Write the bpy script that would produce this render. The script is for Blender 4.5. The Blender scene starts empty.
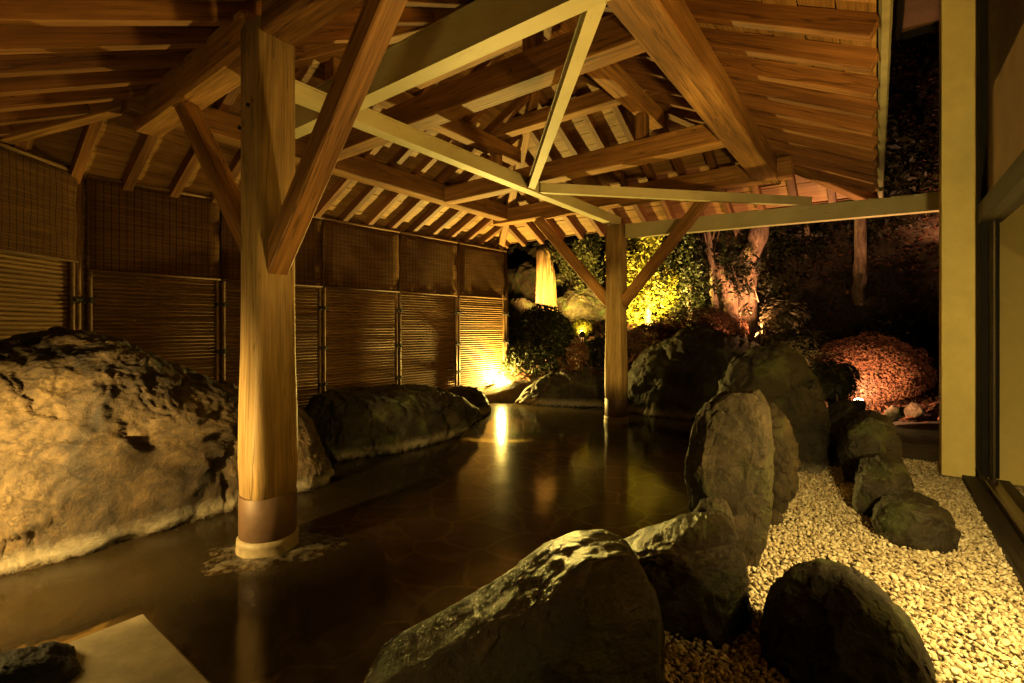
import bpy, bmesh, math, random
import numpy as np
from mathutils import Vector, Matrix
R = math.radians
sc = bpy.context.scene
COL = sc.collection
rng = np.random.default_rng(7)
random.seed(7)

# ------------------------------------------------------------------ camera
F, HZ, EYE = 484.0, 328.0, 1.25
cam = bpy.data.cameras.new('camera'); cam_o = bpy.data.objects.new('camera', cam); COL.objects.link(cam_o)
cam.lens = 36 * F / 1024; cam.sensor_width = 36; cam.shift_y = -(341.5 - HZ) / 1024
cam.clip_start = 0.02; cam.clip_end = 400
cam_o.location = (0, 0, EYE); cam_o.rotation_euler = (R(90), 0, 0)
sc.camera = cam_o

# ------------------------------------------------------------------ pavilion frame
TH = R(37)
U = Vector((math.sin(TH), math.cos(TH), 0)); V = Vector((math.cos(TH), -math.sin(TH), 0))
O = Vector((-1.385, 2.75, 0))
def L(u, v, z): return O + U * u + V * v + Vector((0, 0, z))

# ------------------------------------------------------------------ noise
_perm = np.random.default_rng(3).permutation(512).astype(np.int64)
_grad = np.random.default_rng(4).normal(size=(512, 3)); _grad /= np.linalg.norm(_grad, axis=1)[:, None]
def perlin(p):
    i = np.floor(p).astype(np.int64); f = p - i; w = f * f * f * (f * (f * 6 - 15) + 10)
    def g(dx, dy, dz):
        h = _perm[(_perm[(_perm[(i[:, 0] + dx) & 511] + i[:, 1] + dy) & 511] + i[:, 2] + dz) & 511]
        return (_grad[h] * (f - np.array([dx, dy, dz]))).sum(1)
    def lp(a, b, t): return a + (b - a) * t
    x0 = lp(lp(g(0,0,0), g(1,0,0), w[:,0]), lp(g(0,1,0), g(1,1,0), w[:,0]), w[:,1])
    x1 = lp(lp(g(0,0,1), g(1,0,1), w[:,0]), lp(g(0,1,1), g(1,1,1), w[:,0]), w[:,1])
    return lp(x0, x1, w[:,2]) * 1.5
def fbm(p, o=5, gain=.5, ridge=False):
    s = np.zeros(len(p)); a = 1.0; q = p.copy()
    for k in range(o):
        n = perlin(q + 17.3 * k)
        s += a * ((1 - 2 * np.abs(n)) if ridge else n); a *= gain; q = q * 2.03
    return s

# ------------------------------------------------------------------ object helpers
MW = {}
def put(name, me, mat=None, M=None, parent=None, smooth=False):
    o = bpy.data.objects.new(name, me); COL.objects.link(o)
    M = M or Matrix.Identity(4)
    if mat is not None and me is not None and not me.materials: me.materials.append(mat)
    attach(o, M, parent)
    if smooth and me is not None:
        me.polygons.foreach_set('use_smooth', np.ones(len(me.polygons), dtype=bool))
    return o
def attach(o, M, parent=None):
    MW[o.name] = M.copy()
    if parent is not None:
        o.parent = parent; o.matrix_parent_inverse = MW[parent.name].inverted()
    o.matrix_basis = M
def empty(name, loc, label, cat, group=None):
    o = bpy.data.objects.new(name, None); COL.objects.link(o); o.empty_display_size = .1
    attach(o, Matrix.Translation(Vector(loc))); return tag(o, label, cat, group)
def tag(o, label=None, cat=None, group=None, kind=None):
    if label: o['label'] = label
    if cat: o['category'] = cat
    if group: o['group'] = group
    if kind: o['kind'] = kind
    return o
def mesh(name, v, f):
    me = bpy.data.meshes.new(name)
    v = np.asarray(v, dtype=np.float32)
    if isinstance(f, np.ndarray):
        n, k = f.shape
        me.vertices.add(len(v)); me.vertices.foreach_set('co', v.ravel())
        me.loops.add(n * k); me.loops.foreach_set('vertex_index', f.ravel().astype(np.int32))
        me.polygons.add(n); me.polygons.foreach_set('loop_start', np.arange(0, n * k, k, dtype=np.int32))
        me.update(calc_edges=True)
    else:
        me.from_pydata([tuple(map(float, q)) for q in v], [], f); me.update()
    return me
class MB:
    def __init__(s): s.v = []; s.f = []
    def add(s, v, f):
        b = len(s.v); s.v += [tuple(q) for q in v]; s.f += [tuple(i + b for i in q) for q in f]
    def prism(s, M, l, w, h, ch=.006, l0=0.0):
        """chamfered bar along local +X from l0 to l, section w(Y) x h(Z) centred"""
        a, b, c = w / 2, h / 2, min(ch, w * .3, h * .3)
        ring = [(-a + c, -b), (a - c, -b), (a, -b + c), (a, b - c), (a - c, b), (-a + c, b), (-a, b - c), (-a, -b + c)]
        xs = [l0, l0 + c, l - c, l]; vs = []
        for k, x in enumerate(xs):
            sy = (a - c) / a if k in (0, 3) else 1; sz = (b - c) / b if k in (0, 3) else 1
            vs += [M @ Vector((x, y * sy, z * sz)) for y, z in ring]
        fs = [(0, 7, 6, 5, 4, 3, 2, 1), tuple(range(24, 32))]
        for k in range(3):
            for j in range(8):
                fs.append((k*8 + j, k*8 + (j+1) % 8, k*8 + 8 + (j+1) % 8, k*8 + 8 + j))
        s.add(vs, fs)
    def box(s, x0, x1, y0, y1, z0, z1, M=None):
        vs = [Vector((x, y, z)) for z in (z0, z1) for y in (y0, y1) for x in (x0, x1)]
        if M: vs = [M @ q for q in vs]
        s.add(vs, [(0,2,3,1), (4,5,7,6), (0,1,5,4), (2,6,7,3), (0,4,6,2), (1,3,7,5)])
    def lathe(s, prof, n=24, M=None, arc=(0, 2 * math.pi)):
        vs = []; fs = []; full = abs(arc[1] - arc[0] - 2 * math.pi) < 1e-6; m = n if full else n + 1
        for r, z in prof:
            for k in range(m):
                a = arc[0] + (arc[1] - arc[0]) * k / n
                q = Vector((r * math.cos(a), r * math.sin(a), z)); vs.append(M @ q if M else q)
        for i in range(len(prof) - 1):
            for k in range(n):
                k2 = (k + 1) % m
                fs.append((i*m + k, i*m + k2, (i+1)*m + k2, (i+1)*m + k))
        s.add(vs, fs)
    def tube(s, pts, rad, n=10, wob=0.0):
        pts = [Vector(p) for p in pts]; vs = []; fs = []
        ref = Vector((0.3, 1, 0.1))
        for i, p in enumerate(pts):
            t = (pts[min(i+1, len(pts)-1)] - pts[max(i-1, 0)]).normalized()
            a = t.cross(ref).normalized(); b = t.cross(a)
            for k in range(n):
                an = 2 * math.pi * k / n
                r = rad[i] * (1 + wob * math.sin(3 * an + i * .9) + wob * .6 * math.sin(5 * an - i * 1.7))
                vs.append(p + (a * math.cos(an) + b * math.sin(an)) * r)
        for i in range(len(pts) - 1):
            for k in range(n): fs.append((i*n + k, i*n + (k+1) % n, (i+1)*n + (k+1) % n, (i+1)*n + k))
        fs += [tuple(range(n))[::-1], tuple(range((len(pts)-1)*n, len(pts)*n))]
        s.add(vs, fs)
    def build(s, name, mat, parent=None, M=None, smooth=False):
        return put(name, mesh(name, s.v, s.f), mat, M, parent, smooth)
def frame(p0, p1, up=Vector((0, 0, 1))):
    p0, p1 = Vector(p0), Vector(p1); x = (p1 - p0); l = x.length; x.normalize()
    if abs(x.dot(up)) > .97: up = U
    y = up.cross(x).normalized(); z = x.cross(y)
    return Matrix.Translation(p0) @ Matrix((x, y, z)).transposed().to_4x4(), l
def beam(name, p0, p1, w, h, mat, parent, ch=.008, up=Vector((0, 0, 1))):
    M, l = frame(p0, p1, up); b = MB(); b.prism(Matrix.Identity(4), l, w, h, ch)
    return b.build(name, mat, parent, M)

# ------------------------------------------------------------------ materials
def newmat(name):
    m = bpy.data.materials.new(name); m.use_nodes = True
    nt = m.node_tree; bs = nt.nodes['Principled BSDF']
    return m, nt, bs
def N(nt, t, **kw):
    n = nt.nodes.new(t)
    for k, v in kw.items():
        if k in n.inputs: n.inputs[k].default_value = v
        else: setattr(n, k, v)
    return n
def ramp(nt, fac, stops):
    r = nt.nodes.new('ShaderNodeValToRGB'); e = r.color_ramp.elements
    while len(e) > 1: e.remove(e[-1])
    for k, (p, c) in enumerate(stops):
        q = e[0] if k == 0 else e.new(p)
        q.position = p; q.color = (*c, 1) if len(c) == 3 else c
    nt.links.new(fac, r.inputs[0]); return r.outputs[0]
def mix(nt, fac, a, b, mode='MIX'):
    m = nt.nodes.new('ShaderNodeMix'); m.data_type = 'RGBA'; m.blend_type = mode
    for inp, val in ((m.inputs[0], fac), (m.inputs[6], a), (m.inputs[7], b)):
        if hasattr(val, 'default_value'): nt.links.new(val, inp)
        else: inp.default_value = val if not isinstance(val, tuple) else (*val, 1)
    return m.outputs[2]
def objcoords(nt, scale, rnd=True):
    tc = N(nt, 'ShaderNodeTexCoord'); mp = N(nt, 'ShaderNodeMapping'); mp.inputs['Scale'].default_value = scale
    nt.links.new(tc.outputs['Object'], mp.inputs[0])
    if rnd:
        oi = N(nt, 'ShaderNodeObjectInfo'); mm = N(nt, 'ShaderNodeMath', operation='MULTIPLY'); mm.inputs[1].default_value = 57.0
        nt.links.new(oi.outputs['Random'], mm.inputs[0]); nt.links.new(mm.outputs[0], mp.inputs['Location'])
    return mp.outputs[0]
def bump(nt, bs, h, strength, dist=.01, prev=None):
    b = N(nt, 'ShaderNodeBump'); b.inputs['Strength'].default_value = strength; b.inputs['Distance'].default_value = dist
    nt.links.new(h, b.inputs['Height'])
    if prev is not None: nt.links.new(prev, b.inputs['Normal'])
    nt.links.new(b.outputs[0], bs.inputs['Normal']); return b.outputs[0]
def wood(name, dark, mid, light, rough=.62, gscale=1.0):
    m, nt, bs = newmat(name)
    c1 = objcoords(nt, (.9 * gscale, 11 * gscale, 11 * gscale))
    n1 = N(nt, 'ShaderNodeTexNoise', Scale=1.0, Detail=5.0, Roughness=.6, Distortion=.9); nt.links.new(c1, n1.inputs['Vector'])
    c2 = objcoords(nt, (2.2 * gscale, 75 * gscale, 75 * gscale))
    n2 = N(nt, 'ShaderNodeTexNoise', Scale=1.0, Detail=4.0, Roughness=.65); nt.links.new(c2, n2.inputs['Vector'])
    c3 = objcoords(nt, (1.6, 2.5, 2.5))
    n3 = N(nt, 'ShaderNodeTexNoise', Scale=1.0, Detail=3.0); nt.links.new(c3, n3.inputs['Vector'])
    a = ramp(nt, n1.outputs[0], [(.25, dark), (.5, mid), (.75, light)])
    b = ramp(nt, n2.outputs[0], [(.3, (.45, .42, .38)), (.62, (1.1, 1.08, 1.05))])
    c = mix(nt, .8, a, b, 'MULTIPLY')
    d = ramp(nt, n3.outputs[0], [(.3, (.62, .58, .55)), (.6, (1.05, 1.05, 1.05))])
    c = mix(nt, .75, c, d, 'MULTIPLY')
    c4 = objcoords(nt, (.55, 13, 13)); n4 = N(nt, 'ShaderNodeTexNoise', Scale=1.0, Detail=3.0, Roughness=.5, Distortion=.4); nt.links.new(c4, n4.inputs['Vector'])
    ck = ramp(nt, n4.outputs[0], [(.435, (1, 1, 1)), (.443, (.35, .32, .28)), (.449, (.35, .32, .28)), (.458, (1, 1, 1))])
    c = mix(nt, .85, c, ck, 'MULTIPLY')
    oi = N(nt, 'ShaderNodeObjectInfo')
    e = ramp(nt, oi.outputs['Random'], [(0, (.72, .70, .68)), (1, (1.12, 1.1, 1.06))])
    c = mix(nt, 1.0, c, e, 'MULTIPLY')
    nt.links.new(c, bs.inputs['Base Color']); bs.inputs['Roughness'].default_value = rough
    bs.inputs['Specular IOR Level'].default_value = .3
    p = bump(nt, bs, n2.outputs[0], .35, .004); bump(nt, bs, n1.outputs[0], .25, .006, p)
    return m
M_timber = wood('timber_wood', (.13, .06, .018), (.29, .145, .044), (.42, .235, .078))
M_rafter = wood('rafter_wood', (.10, .040, .012), (.20, .088, .026), (.30, .145, .046))
M_board = wood('board_wood', (.20, .105, .03), (.34, .19, .06), (.44, .27, .10), gscale=.8)
M_post = wood('post_wood', (.19, .115, .045), (.33, .22, .09), (.45, .32, .15), gscale=.9)
M_batten = wood('batten_wood', (.09, .045, .015), (.15, .08, .028), (.21, .12, .045))
M_darkwood = wood('dark_sill_wood', (.014, .010, .006), (.026, .019, .011), (.04, .03, .017), rough=.6)

def rock_mat(name, c0, c1, c2, wet=True, scale=1.0, deposit=0.0, strata=0.0, moss=0.0, rough=.8, stain=0.0):
    m, nt, bs = newmat(name)
    g = N(nt, 'ShaderNodeNewGeometry')
    mp = N(nt, 'ShaderNodeMapping'); mp.inputs['Scale'].default_value = (scale, scale, scale * (1 + strata))
    nt.links.new(g.outputs['Position'], mp.inputs[0]); P = mp.outputs[0]
    n1 = N(nt, 'ShaderNodeTexNoise', Scale=3.2, Detail=10.0, Roughness=.72, Distortion=.25); nt.links.new(P, n1.inputs['Vector'])
    n2 = N(nt, 'ShaderNodeTexNoise', Scale=22.0, Detail=6.0, Roughness=.7); nt.links.new(P, n2.inputs['Vector'])
    n3 = N(nt, 'ShaderNodeTexNoise', Scale=90.0, Detail=3.0, Roughness=.7); nt.links.new(P, n3.inputs['Vector'])
    vo = N(nt, 'ShaderNodeTexVoronoi', feature='DISTANCE_TO_EDGE', Scale=4.2)
    dm = N(nt, 'ShaderNodeMix'); dm.data_type = 'VECTOR'; dm.inputs[0].default_value = .35
    nt.links.new(P, dm.inputs[4]); nt.links.new(n1.outputs['Color'], dm.inputs[5]); nt.links.new(dm.outputs[1], vo.inputs['Vector'])
    base = ramp(nt, n1.outputs[0], [(.28, c0), (.5, c1), (.72, c2)])
    sp = ramp(nt, n2.outputs[0], [(.3, (.42, .40, .36)), (.65, (1.15, 1.12, 1.05))])
    c = mix(nt, .8, base, sp, 'MULTIPLY')
    rd = N(nt, 'ShaderNodeTexNoise', noise_type='RIDGED_MULTIFRACTAL', Scale=3.4, Detail=9.0, Roughness=.7, Distortion=.15); nt.links.new(P, rd.inputs['Vector'])
    try: rd.normalize = True
    except Exception: pass
    c = mix(nt, .75, c, ramp(nt, rd.outputs[0], [(.12, (.35, .31, .26)), (.4, (1.0, .98, .95)), (.75, (1.25, 1.2, 1.1))]), 'MULTIPLY')
    cr = ramp(nt, vo.outputs[0], [(0.0, (.3, .27, .23)), (.014, (.55, .52, .48)), (.03, (1, 1, 1))])
    c = mix(nt, .6, c, cr, 'MULTIPLY')
    if stain:
        ms = N(nt, 'ShaderNodeMapping'); ms.inputs['Scale'].default_value = (3.4, 3.4, 1.1); nt.links.new(g.outputs['Position'], ms.inputs[0])
        ns = N(nt, 'ShaderNodeTexNoise', Scale=1.0, Detail=7.0, Roughness=.62, Distortion=1.2); nt.links.new(ms.outputs[0], ns.inputs['Vector'])
        c = mix(nt, stain, c, ramp(nt, ns.outputs[0], [(.36, (.16, .13, .10)), (.52, (.9, .88, .85)), (.68, (1.25, 1.2, 1.1))]), 'MULTIPLY')
    sx = N(nt, 'ShaderNodeSeparateXYZ'); nt.links.new(g.outputs['Position'], sx.inputs[0])
    if moss:
        nm = N(nt, 'ShaderNodeTexNoise', Scale=5.0, Detail=5.0); nt.links.new(g.outputs['Position'], nm.inputs['Vector'])
        fm = ramp(nt, nm.outputs[0], [(.52, (0, 0, 0)), (.62, (moss,) * 3)])
        c = mix(nt, fm, c, (.045, .055, .012))
    if wet:
        ad = N(nt, 'ShaderNodeMath', operation='MULTIPLY_ADD'); ad.inputs[1].default_value = .14; ad.inputs[2].default_value = -.07
        nt.links.new(n2.outputs[0], ad.inputs[0])
        ad2 = N(nt, 'ShaderNodeMath', operation='ADD'); nt.links.new(ad.outputs[0], ad2.inputs[0]); nt.links.new(sx.outputs[2], ad2.inputs[1])
        if deposit:
            dp = ramp(nt, ad2.outputs[0], [(.0, (0, 0, 0)), (.03, (deposit,) * 3), (.06, (deposit,) * 3), (.13, (0, 0, 0))])
            c = mix(nt, dp, c, (.50, .44, .32))
        wf = ramp(nt, ad2.outputs[0], [(0.0, (.35, .33, .3)), (.05, (1, 1, 1))])
        c = mix(nt, 1.0, c, wf, 'MULTIPLY')
        rf = ramp(nt, ad2.outputs[0], [(0.0, (.25,) * 3), (.07, (rough,) * 3)]); nt.links.new(rf, bs.inputs['Roughness'])
    else: bs.inputs['Roughness'].default_value = rough
    nt.links.new(c, bs.inputs['Base Color']); bs.inputs['Specular IOR Level'].default_value = .35
    p = bump(nt, bs, n1.outputs[0], .6, .035); p = bump(nt, bs, n2.outputs[0], .7, .014, p); p = bump(nt, bs, n3.outputs[0], .5, .003, p)
    p = bump(nt, bs, rd.outputs[0], .55, .045, p)
    bump(nt, bs, cr, .45, .012, p)
    return m
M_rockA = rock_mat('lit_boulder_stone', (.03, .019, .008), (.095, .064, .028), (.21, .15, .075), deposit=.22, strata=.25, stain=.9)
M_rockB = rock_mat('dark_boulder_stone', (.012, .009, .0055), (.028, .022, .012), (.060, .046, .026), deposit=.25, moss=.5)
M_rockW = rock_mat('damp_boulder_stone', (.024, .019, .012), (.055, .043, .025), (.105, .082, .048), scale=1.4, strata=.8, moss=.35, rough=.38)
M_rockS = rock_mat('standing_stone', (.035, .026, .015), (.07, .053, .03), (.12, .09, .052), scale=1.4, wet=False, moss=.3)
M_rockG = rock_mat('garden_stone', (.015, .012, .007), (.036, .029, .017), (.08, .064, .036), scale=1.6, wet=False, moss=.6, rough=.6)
M_rockK = rock_mat('unlit_black_stone', (.004, .003, .002), (.009, .007, .005), (.02, .016, .01))  # near-black colour stands in for the corner rock being unlit
M_cliff = rock_mat('cliff_stone', (.035, .026, .012), (.085, .063, .028), (.15, .11, .05), wet=False, moss=.8)

def plain(name, col, rough=.5, metal=0.0, noise=.25, nscale=14.0, bmp=.1, spec=.4):
    m, nt, bs = newmat(name)
    c = objcoords(nt, (1, 1, 1)); n = N(nt, 'ShaderNodeTexNoise', Scale=nscale, Detail=6.0, Roughness=.65); nt.links.new(c, n.inputs['Vector'])
    lo = tuple(x * (1 - noise) for x in col); hi = tuple(min(1, x * (1 + noise)) for x in col)
    nt.links.new(ramp(nt, n.outputs[0], [(.3, lo), (.7, hi)]), bs.inputs['Base Color'])
    bs.inputs['Roughness'].default_value = rough; bs.inputs['Metallic'].default_value = metal; bs.inputs['Specular IOR Level'].default_value = spec
    bump(nt, bs, n.outputs[0], bmp, .004)
    return m
def steel():
    m, nt, bs = newmat('cream_painted_steel')
    c = objcoords(nt, (1, 1, 1)); n = N(nt, 'ShaderNodeTexNoise', Scale=3.0, Detail=6.0); nt.links.new(c, n.inputs['Vector'])
    base = ramp(nt, n.outputs[0], [(.3, (.40, .345, .18)), (.7, (.52, .46, .26))])
    c2 = objcoords(nt, (3, 30, 30)); n2 = N(nt, 'ShaderNodeTexNoise', Scale=2.0, Detail=8.0, Roughness=.7); nt.links.new(c2, n2.inputs['Vector'])
    ru = ramp(nt, n2.outputs[0], [(.60, (0, 0, 0)), (.70, (.8,) * 3)])
    nt.links.new(mix(nt, ru, base, (.22, .14, .05)), bs.inputs['Base Color']); bs.inputs['Roughness'].default_value = .55
    bump(nt, bs, n2.outputs[0], .15, .002); return m
M_steel = steel()
M_plaster = plain('cream_wall_paint', (.74, .60, .22), .7, nscale=5.0, noise=.1, bmp=.15)
M_plinth = plain('grey_plinth', (.16, .13, .09), .7)
M_copper = plain('copper_sheet', (.085, .046, .025), .55, .2, nscale=6.0, noise=.3)
M_ring = plain('worn_stone_ring', (.17, .13, .075), .6, nscale=30.0)
M_black = plain('black_metal', (.012, .011, .010), .85, spec=.15)
M_tie = plain('black_palm_rope', (.012, .010, .009), .9)
M_brown = plain('brown_soffit_board', (.13, .07, .035), .6, nscale=4.0)
M_gutter = plain('painted_gutter', (.16, .14, .08), .5, nscale=6.0)
M_slab = plain('pale_step_stone', (.22, .185, .125), .5, nscale=9.0, noise=.35, bmp=.4)
M_track = plain('lacquered_track', (.05, .034, .016), .3, nscale=6.0)
M_roof = plain('roof_sheet', (.03, .028, .025), .8)
M_bark = None

def bamboo_mat():
    m, nt, bs = newmat('bamboo_slat')
    c = objcoords(nt, (1.2, 10, 30)); n = N(nt, 'ShaderNodeTexNoise', Scale=1.6, Detail=5.0); nt.links.new(c, n.inputs['Vector'])
    col = ramp(nt, n.outputs[0], [(.3, (.075, .036, .010)), (.55, (.14, .072, .022)), (.8, (.21, .12, .04))])
    nt.links.new(col, bs.inputs['Base Color']); bs.inputs['Roughness'].default_value = .7; bs.inputs['Specular IOR Level'].default_value = .25
    bump(nt, bs, n.outputs[0], .2, .003); return m
M_bamboo = bamboo_mat()
def reed_mat():
    m, nt, bs = newmat('reed_weave')
    tc = N(nt, 'ShaderNodeTexCoord')
    w = N(nt, 'ShaderNodeTexWave', wave_type='BANDS', bands_direction='Z', Scale=28.0, Distortion=.35, Detail=2.0); nt.links.new(tc.outputs['Object'], w.inputs['Vector'])
    c = objcoords(nt, (1.5, 1, 60)); n = N(nt, 'ShaderNodeTexNoise', Scale=1.5, Detail=5.0, Roughness=.7); nt.links.new(c, n.inputs['Vector'])
    v = N(nt, 'ShaderNodeTexWave', wave_type='BANDS', bands_direction='X', Scale=5.6, Distortion=.25, Detail=1.0); nt.links.new(tc.outputs['Object'], v.inputs['Vector'])
    col = ramp(nt, n.outputs[0], [(.28, (.038, .016, .005)), (.5, (.088, .042, .013)), (.74, (.165, .088, .03))])
    a = ramp(nt, w.outputs[1], [(.0, (.25, .24, .22)), (.45, (1, 1, 1))]); col = mix(nt, 1.0, col, a, 'MULTIPLY')
    b = ramp(nt, v.outputs[1], [(.015, (.3, .28, .25)), (.05, (1, 1, 1))]); col = mix(nt, 1.0, col, b, 'MULTIPLY')
    nt.links.new(col, bs.inputs['Base Color']); bs.inputs['Roughness'].default_value = .85; bs.inputs['Specular IOR Level'].default_value = .08
    bump(nt, bs, w.outputs[1], .6, .004); return m
M_reed = reed_mat()
def blind_mat():
    m, nt, bs = newmat('ribbed_blind')
    tc = N(nt, 'ShaderNodeTexCoord')
    w = N(nt, 'ShaderNodeTexWave', wave_type='BANDS', bands_direction='Z', Scale=11.0, Distortion=.1); nt.links.new(tc.outputs['Object'], w.inputs['Vector'])
    bc = ramp(nt, w.outputs[1], [(0, (.26, .19, .09)), (.5, (.66, .54, .32))]); nt.links.new(bc, bs.inputs['Base Color'])
    bs.inputs['Roughness'].default_value = .75; bump(nt, bs, w.outputs[1], .5, .004)
    tr = N(nt, 'ShaderNodeBsdfTranslucent'); nt.links.new(bc, tr.inputs[0]); mx = N(nt, 'ShaderNodeMixShader'); mx.inputs[0].default_value = .5
    nt.links.new(bs.outputs[0], mx.inputs[1]); nt.links.new(tr.outputs[0], mx.inputs[2]); nt.links.new(mx.outputs[0], nt.nodes['Material Output'].inputs[0]); return m
M_blind = blind_mat()
def glass_mat():
    m, nt, bs = newmat('window_glass'); nt.nodes.remove(bs)
    out = nt.nodes['Material Output']; t = N(nt, 'ShaderNodeBsdfTransparent'); t.inputs[0].default_value = (.93, .95, .92, 1)
    g = N(nt, 'ShaderNodeBsdfGlossy'); g.inputs['Roughness'].default_value = .02
    fr = N(nt, 'ShaderNodeFresnel', IOR=1.45); mx = N(nt, 'ShaderNodeMixShader')
    nt.links.new(fr.outputs[0], mx.inputs[0]); nt.links.new(t.outputs[0], mx.inputs[1]); nt.links.new(g.outputs[0], mx.inputs[2]); nt.links.new(mx.outputs[0], out.inputs[0])
    return m
M_glass = glass_mat()
def water_mat():
    m, nt, bs = newmat('still_bath_water'); nt.nodes.remove(bs)
    out = nt.nodes['Material Output']; t = N(nt, 'ShaderNodeBsdfTransparent'); t.inputs[0].default_value = (.78, .66, .44, 1)
    g = N(nt, 'ShaderNodeBsdfGlossy'); g.inputs['Roughness'].default_value = .12
    fr = N(nt, 'ShaderNodeFresnel', IOR=1.34); mx = N(nt, 'ShaderNodeMixShader')
    ge = N(nt, 'ShaderNodeNewGeometry'); n = N(nt, 'ShaderNodeTexNoise', Scale=2.4, Detail=2.0); nt.links.new(ge.outputs['Position'], n.inputs['Vector'])
    b = N(nt, 'ShaderNodeBump'); b.inputs['Strength'].default_value = .12; b.inputs['Distance'].default_value = .03; nt.links.new(n.outputs[0], b.inputs['Height'])
    nt.links.new(b.outputs[0], g.inputs['Normal']); nt.links.new(b.outputs[0], fr.inputs['Normal'])
    df = N(nt, 'ShaderNodeBsdfDiffuse'); df.inputs[0].default_value = (.25, .17, .07, 1)  # brown diffuse share paints a hazy golden sheen into the water
    m2 = N(nt, 'ShaderNodeMixShader'); m2.inputs[0].default_value = .055
    nt.links.new(t.outputs[0], m2.inputs[1]); nt.links.new(df.outputs[0], m2.inputs[2])
    nt.links.new(fr.outputs[0], mx.inputs[0]); nt.links.new(m2.outputs[0], mx.inputs[1]); nt.links.new(g.outputs[0], mx.inputs[2]); nt.links.new(mx.outputs[0], out.inputs[0])
    return m
M_water = water_mat()
def paving_mat():
    m, nt, bs = newmat('crazy_paving')
    ge = N(nt, 'ShaderNodeNewGeometry')
    n0 = N(nt, 'ShaderNodeTexNoise', Scale=2.0, Detail=3.0); nt.links.new(ge.outputs['Position'], n0.inputs['Vector'])
    dm = N(nt, 'ShaderNodeMix'); dm.data_type = 'VECTOR'; dm.inputs[0].default_value = .2
    nt.links.new(ge.outputs['Position'], dm.inputs[4]); nt.links.new(n0.outputs['Color'], dm.inputs[5])
    vo = N(nt, 'ShaderNodeTexVoronoi', feature='DISTANCE_TO_EDGE', Scale=2.5); nt.links.new(dm.outputs[1], vo.inputs['Vector'])
    vc = N(nt, 'ShaderNodeTexVoronoi', feature='F1', Scale=2.5); nt.links.new(dm.outputs[1], vc.inputs['Vector'])
    n = N(nt, 'ShaderNodeTexNoise', Scale=9.0, Detail=6.0); nt.links.new(ge.outputs['Position'], n.inputs['Vector'])
    st = ramp(nt, n.outputs[0], [(.3, (.055, .040, .02)), (.7, (.15, .11, .058))])
    bw = N(nt, 'ShaderNodeRGBToBW'); nt.links.new(vc.outputs['Color'], bw.inputs[0])
    st = mix(nt, .6, st, ramp(nt, bw.outputs[0], [(.2, (.6, .6, .6)), (.8, (1.2, 1.15, 1.1))]), 'MULTIPLY')
    f = ramp(nt, vo.outputs[0], [(.0, (1, 1, 1)), (.016, (1, 1, 1)), (.034, (0, 0, 0))])
    nt.links.new(mix(nt, f, st, (.23, .185, .11)), bs.inputs['Base Color']); bs.inputs['Roughness'].default_value = .6
    return m
M_paving = paving_mat()
def soil_mat():
    m, nt, bs = newmat('dark_garden_soil')
    ge = N(nt, 'ShaderNodeNewGeometry'); n = N(nt, 'ShaderNodeTexNoise', Scale=7.0, Detail=8.0, Roughness=.7); nt.links.new(ge.outputs['Position'], n.inputs['Vector'])
    nt.links.new(ramp(nt, n.outputs[0], [(.3, (.02, .014, .008)), (.7, (.07, .05, .028))]), bs.inputs['Base Color'])
    bs.inputs['Roughness'].default_value = .95; bump(nt, bs, n.outputs[0], .8, .03); return m
M_soil = soil_mat()
def pebble_mat():
    m, nt, bs = newmat('pale_pebble')
    g = N(nt, 'ShaderNodeNewGeometry')
    c = ramp(nt, g.outputs['Random Per Island'], [(0, (.22, .17, .11)), (.12, (.36, .29, .19)), (.5, (.52, .44, .30)), (.85, (.64, .57, .42)), (1, (.74, .68, .54))])
    n = N(nt, 'ShaderNodeTexNoise', Scale=60.0, Detail=4.0); nt.links.new(g.outputs['Position'], n.inputs['Vector'])
    c = mix(nt, .6, c, ramp(nt, n.outputs[0], [(.3, (.7, .66, .6)), (.65, (1.08, 1.06, 1.02))]), 'MULTIPLY')
    nt.links.new(c, bs.inputs['Base Color']); bs.inputs['Roughness'].default_value = .55; bs.inputs['Specular IOR Level'].default_value = .35
    return m
M_pebble = pebble_mat()
def leaf_mat(name, cols, rough=.5, trans=.35):
    m, nt, bs = newmat(name)
    g = N(nt, 'ShaderNodeNewGeometry')
    c = ramp(nt, g.outputs['Random Per Island'], [(k / (len(cols) - 1), x) for k, x in enumerate(cols)])
    nt.links.new(c, bs.inputs['Base Color']); bs.inputs['Roughness'].default_value = rough; bs.inputs['Specular IOR Level'].default_value = .3
    tr = N(nt, 'ShaderNodeBsdfTranslucent'); nt.links.new(c, tr.inputs[0])
    mx = N(nt, 'ShaderNodeMixShader'); mx.inputs[0].default_value = trans
    out = nt.nodes['Material Output']; nt.links.new(bs.outputs[0], mx.inputs[1]); nt.links.new(tr.outputs[0], mx.inputs[2]); nt.links.new(mx.outputs[0], out.inputs[0])
    return m
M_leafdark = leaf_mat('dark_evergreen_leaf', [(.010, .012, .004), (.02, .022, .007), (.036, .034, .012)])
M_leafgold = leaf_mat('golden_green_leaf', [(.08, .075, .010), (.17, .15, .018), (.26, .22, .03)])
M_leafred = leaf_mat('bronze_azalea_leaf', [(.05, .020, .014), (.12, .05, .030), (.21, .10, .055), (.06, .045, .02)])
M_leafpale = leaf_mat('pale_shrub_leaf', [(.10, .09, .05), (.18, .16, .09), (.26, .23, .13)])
M_leafolive = leaf_mat('olive_leaf', [(.035, .035, .012), (.07, .065, .02), (.10, .09, .03)])
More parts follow.
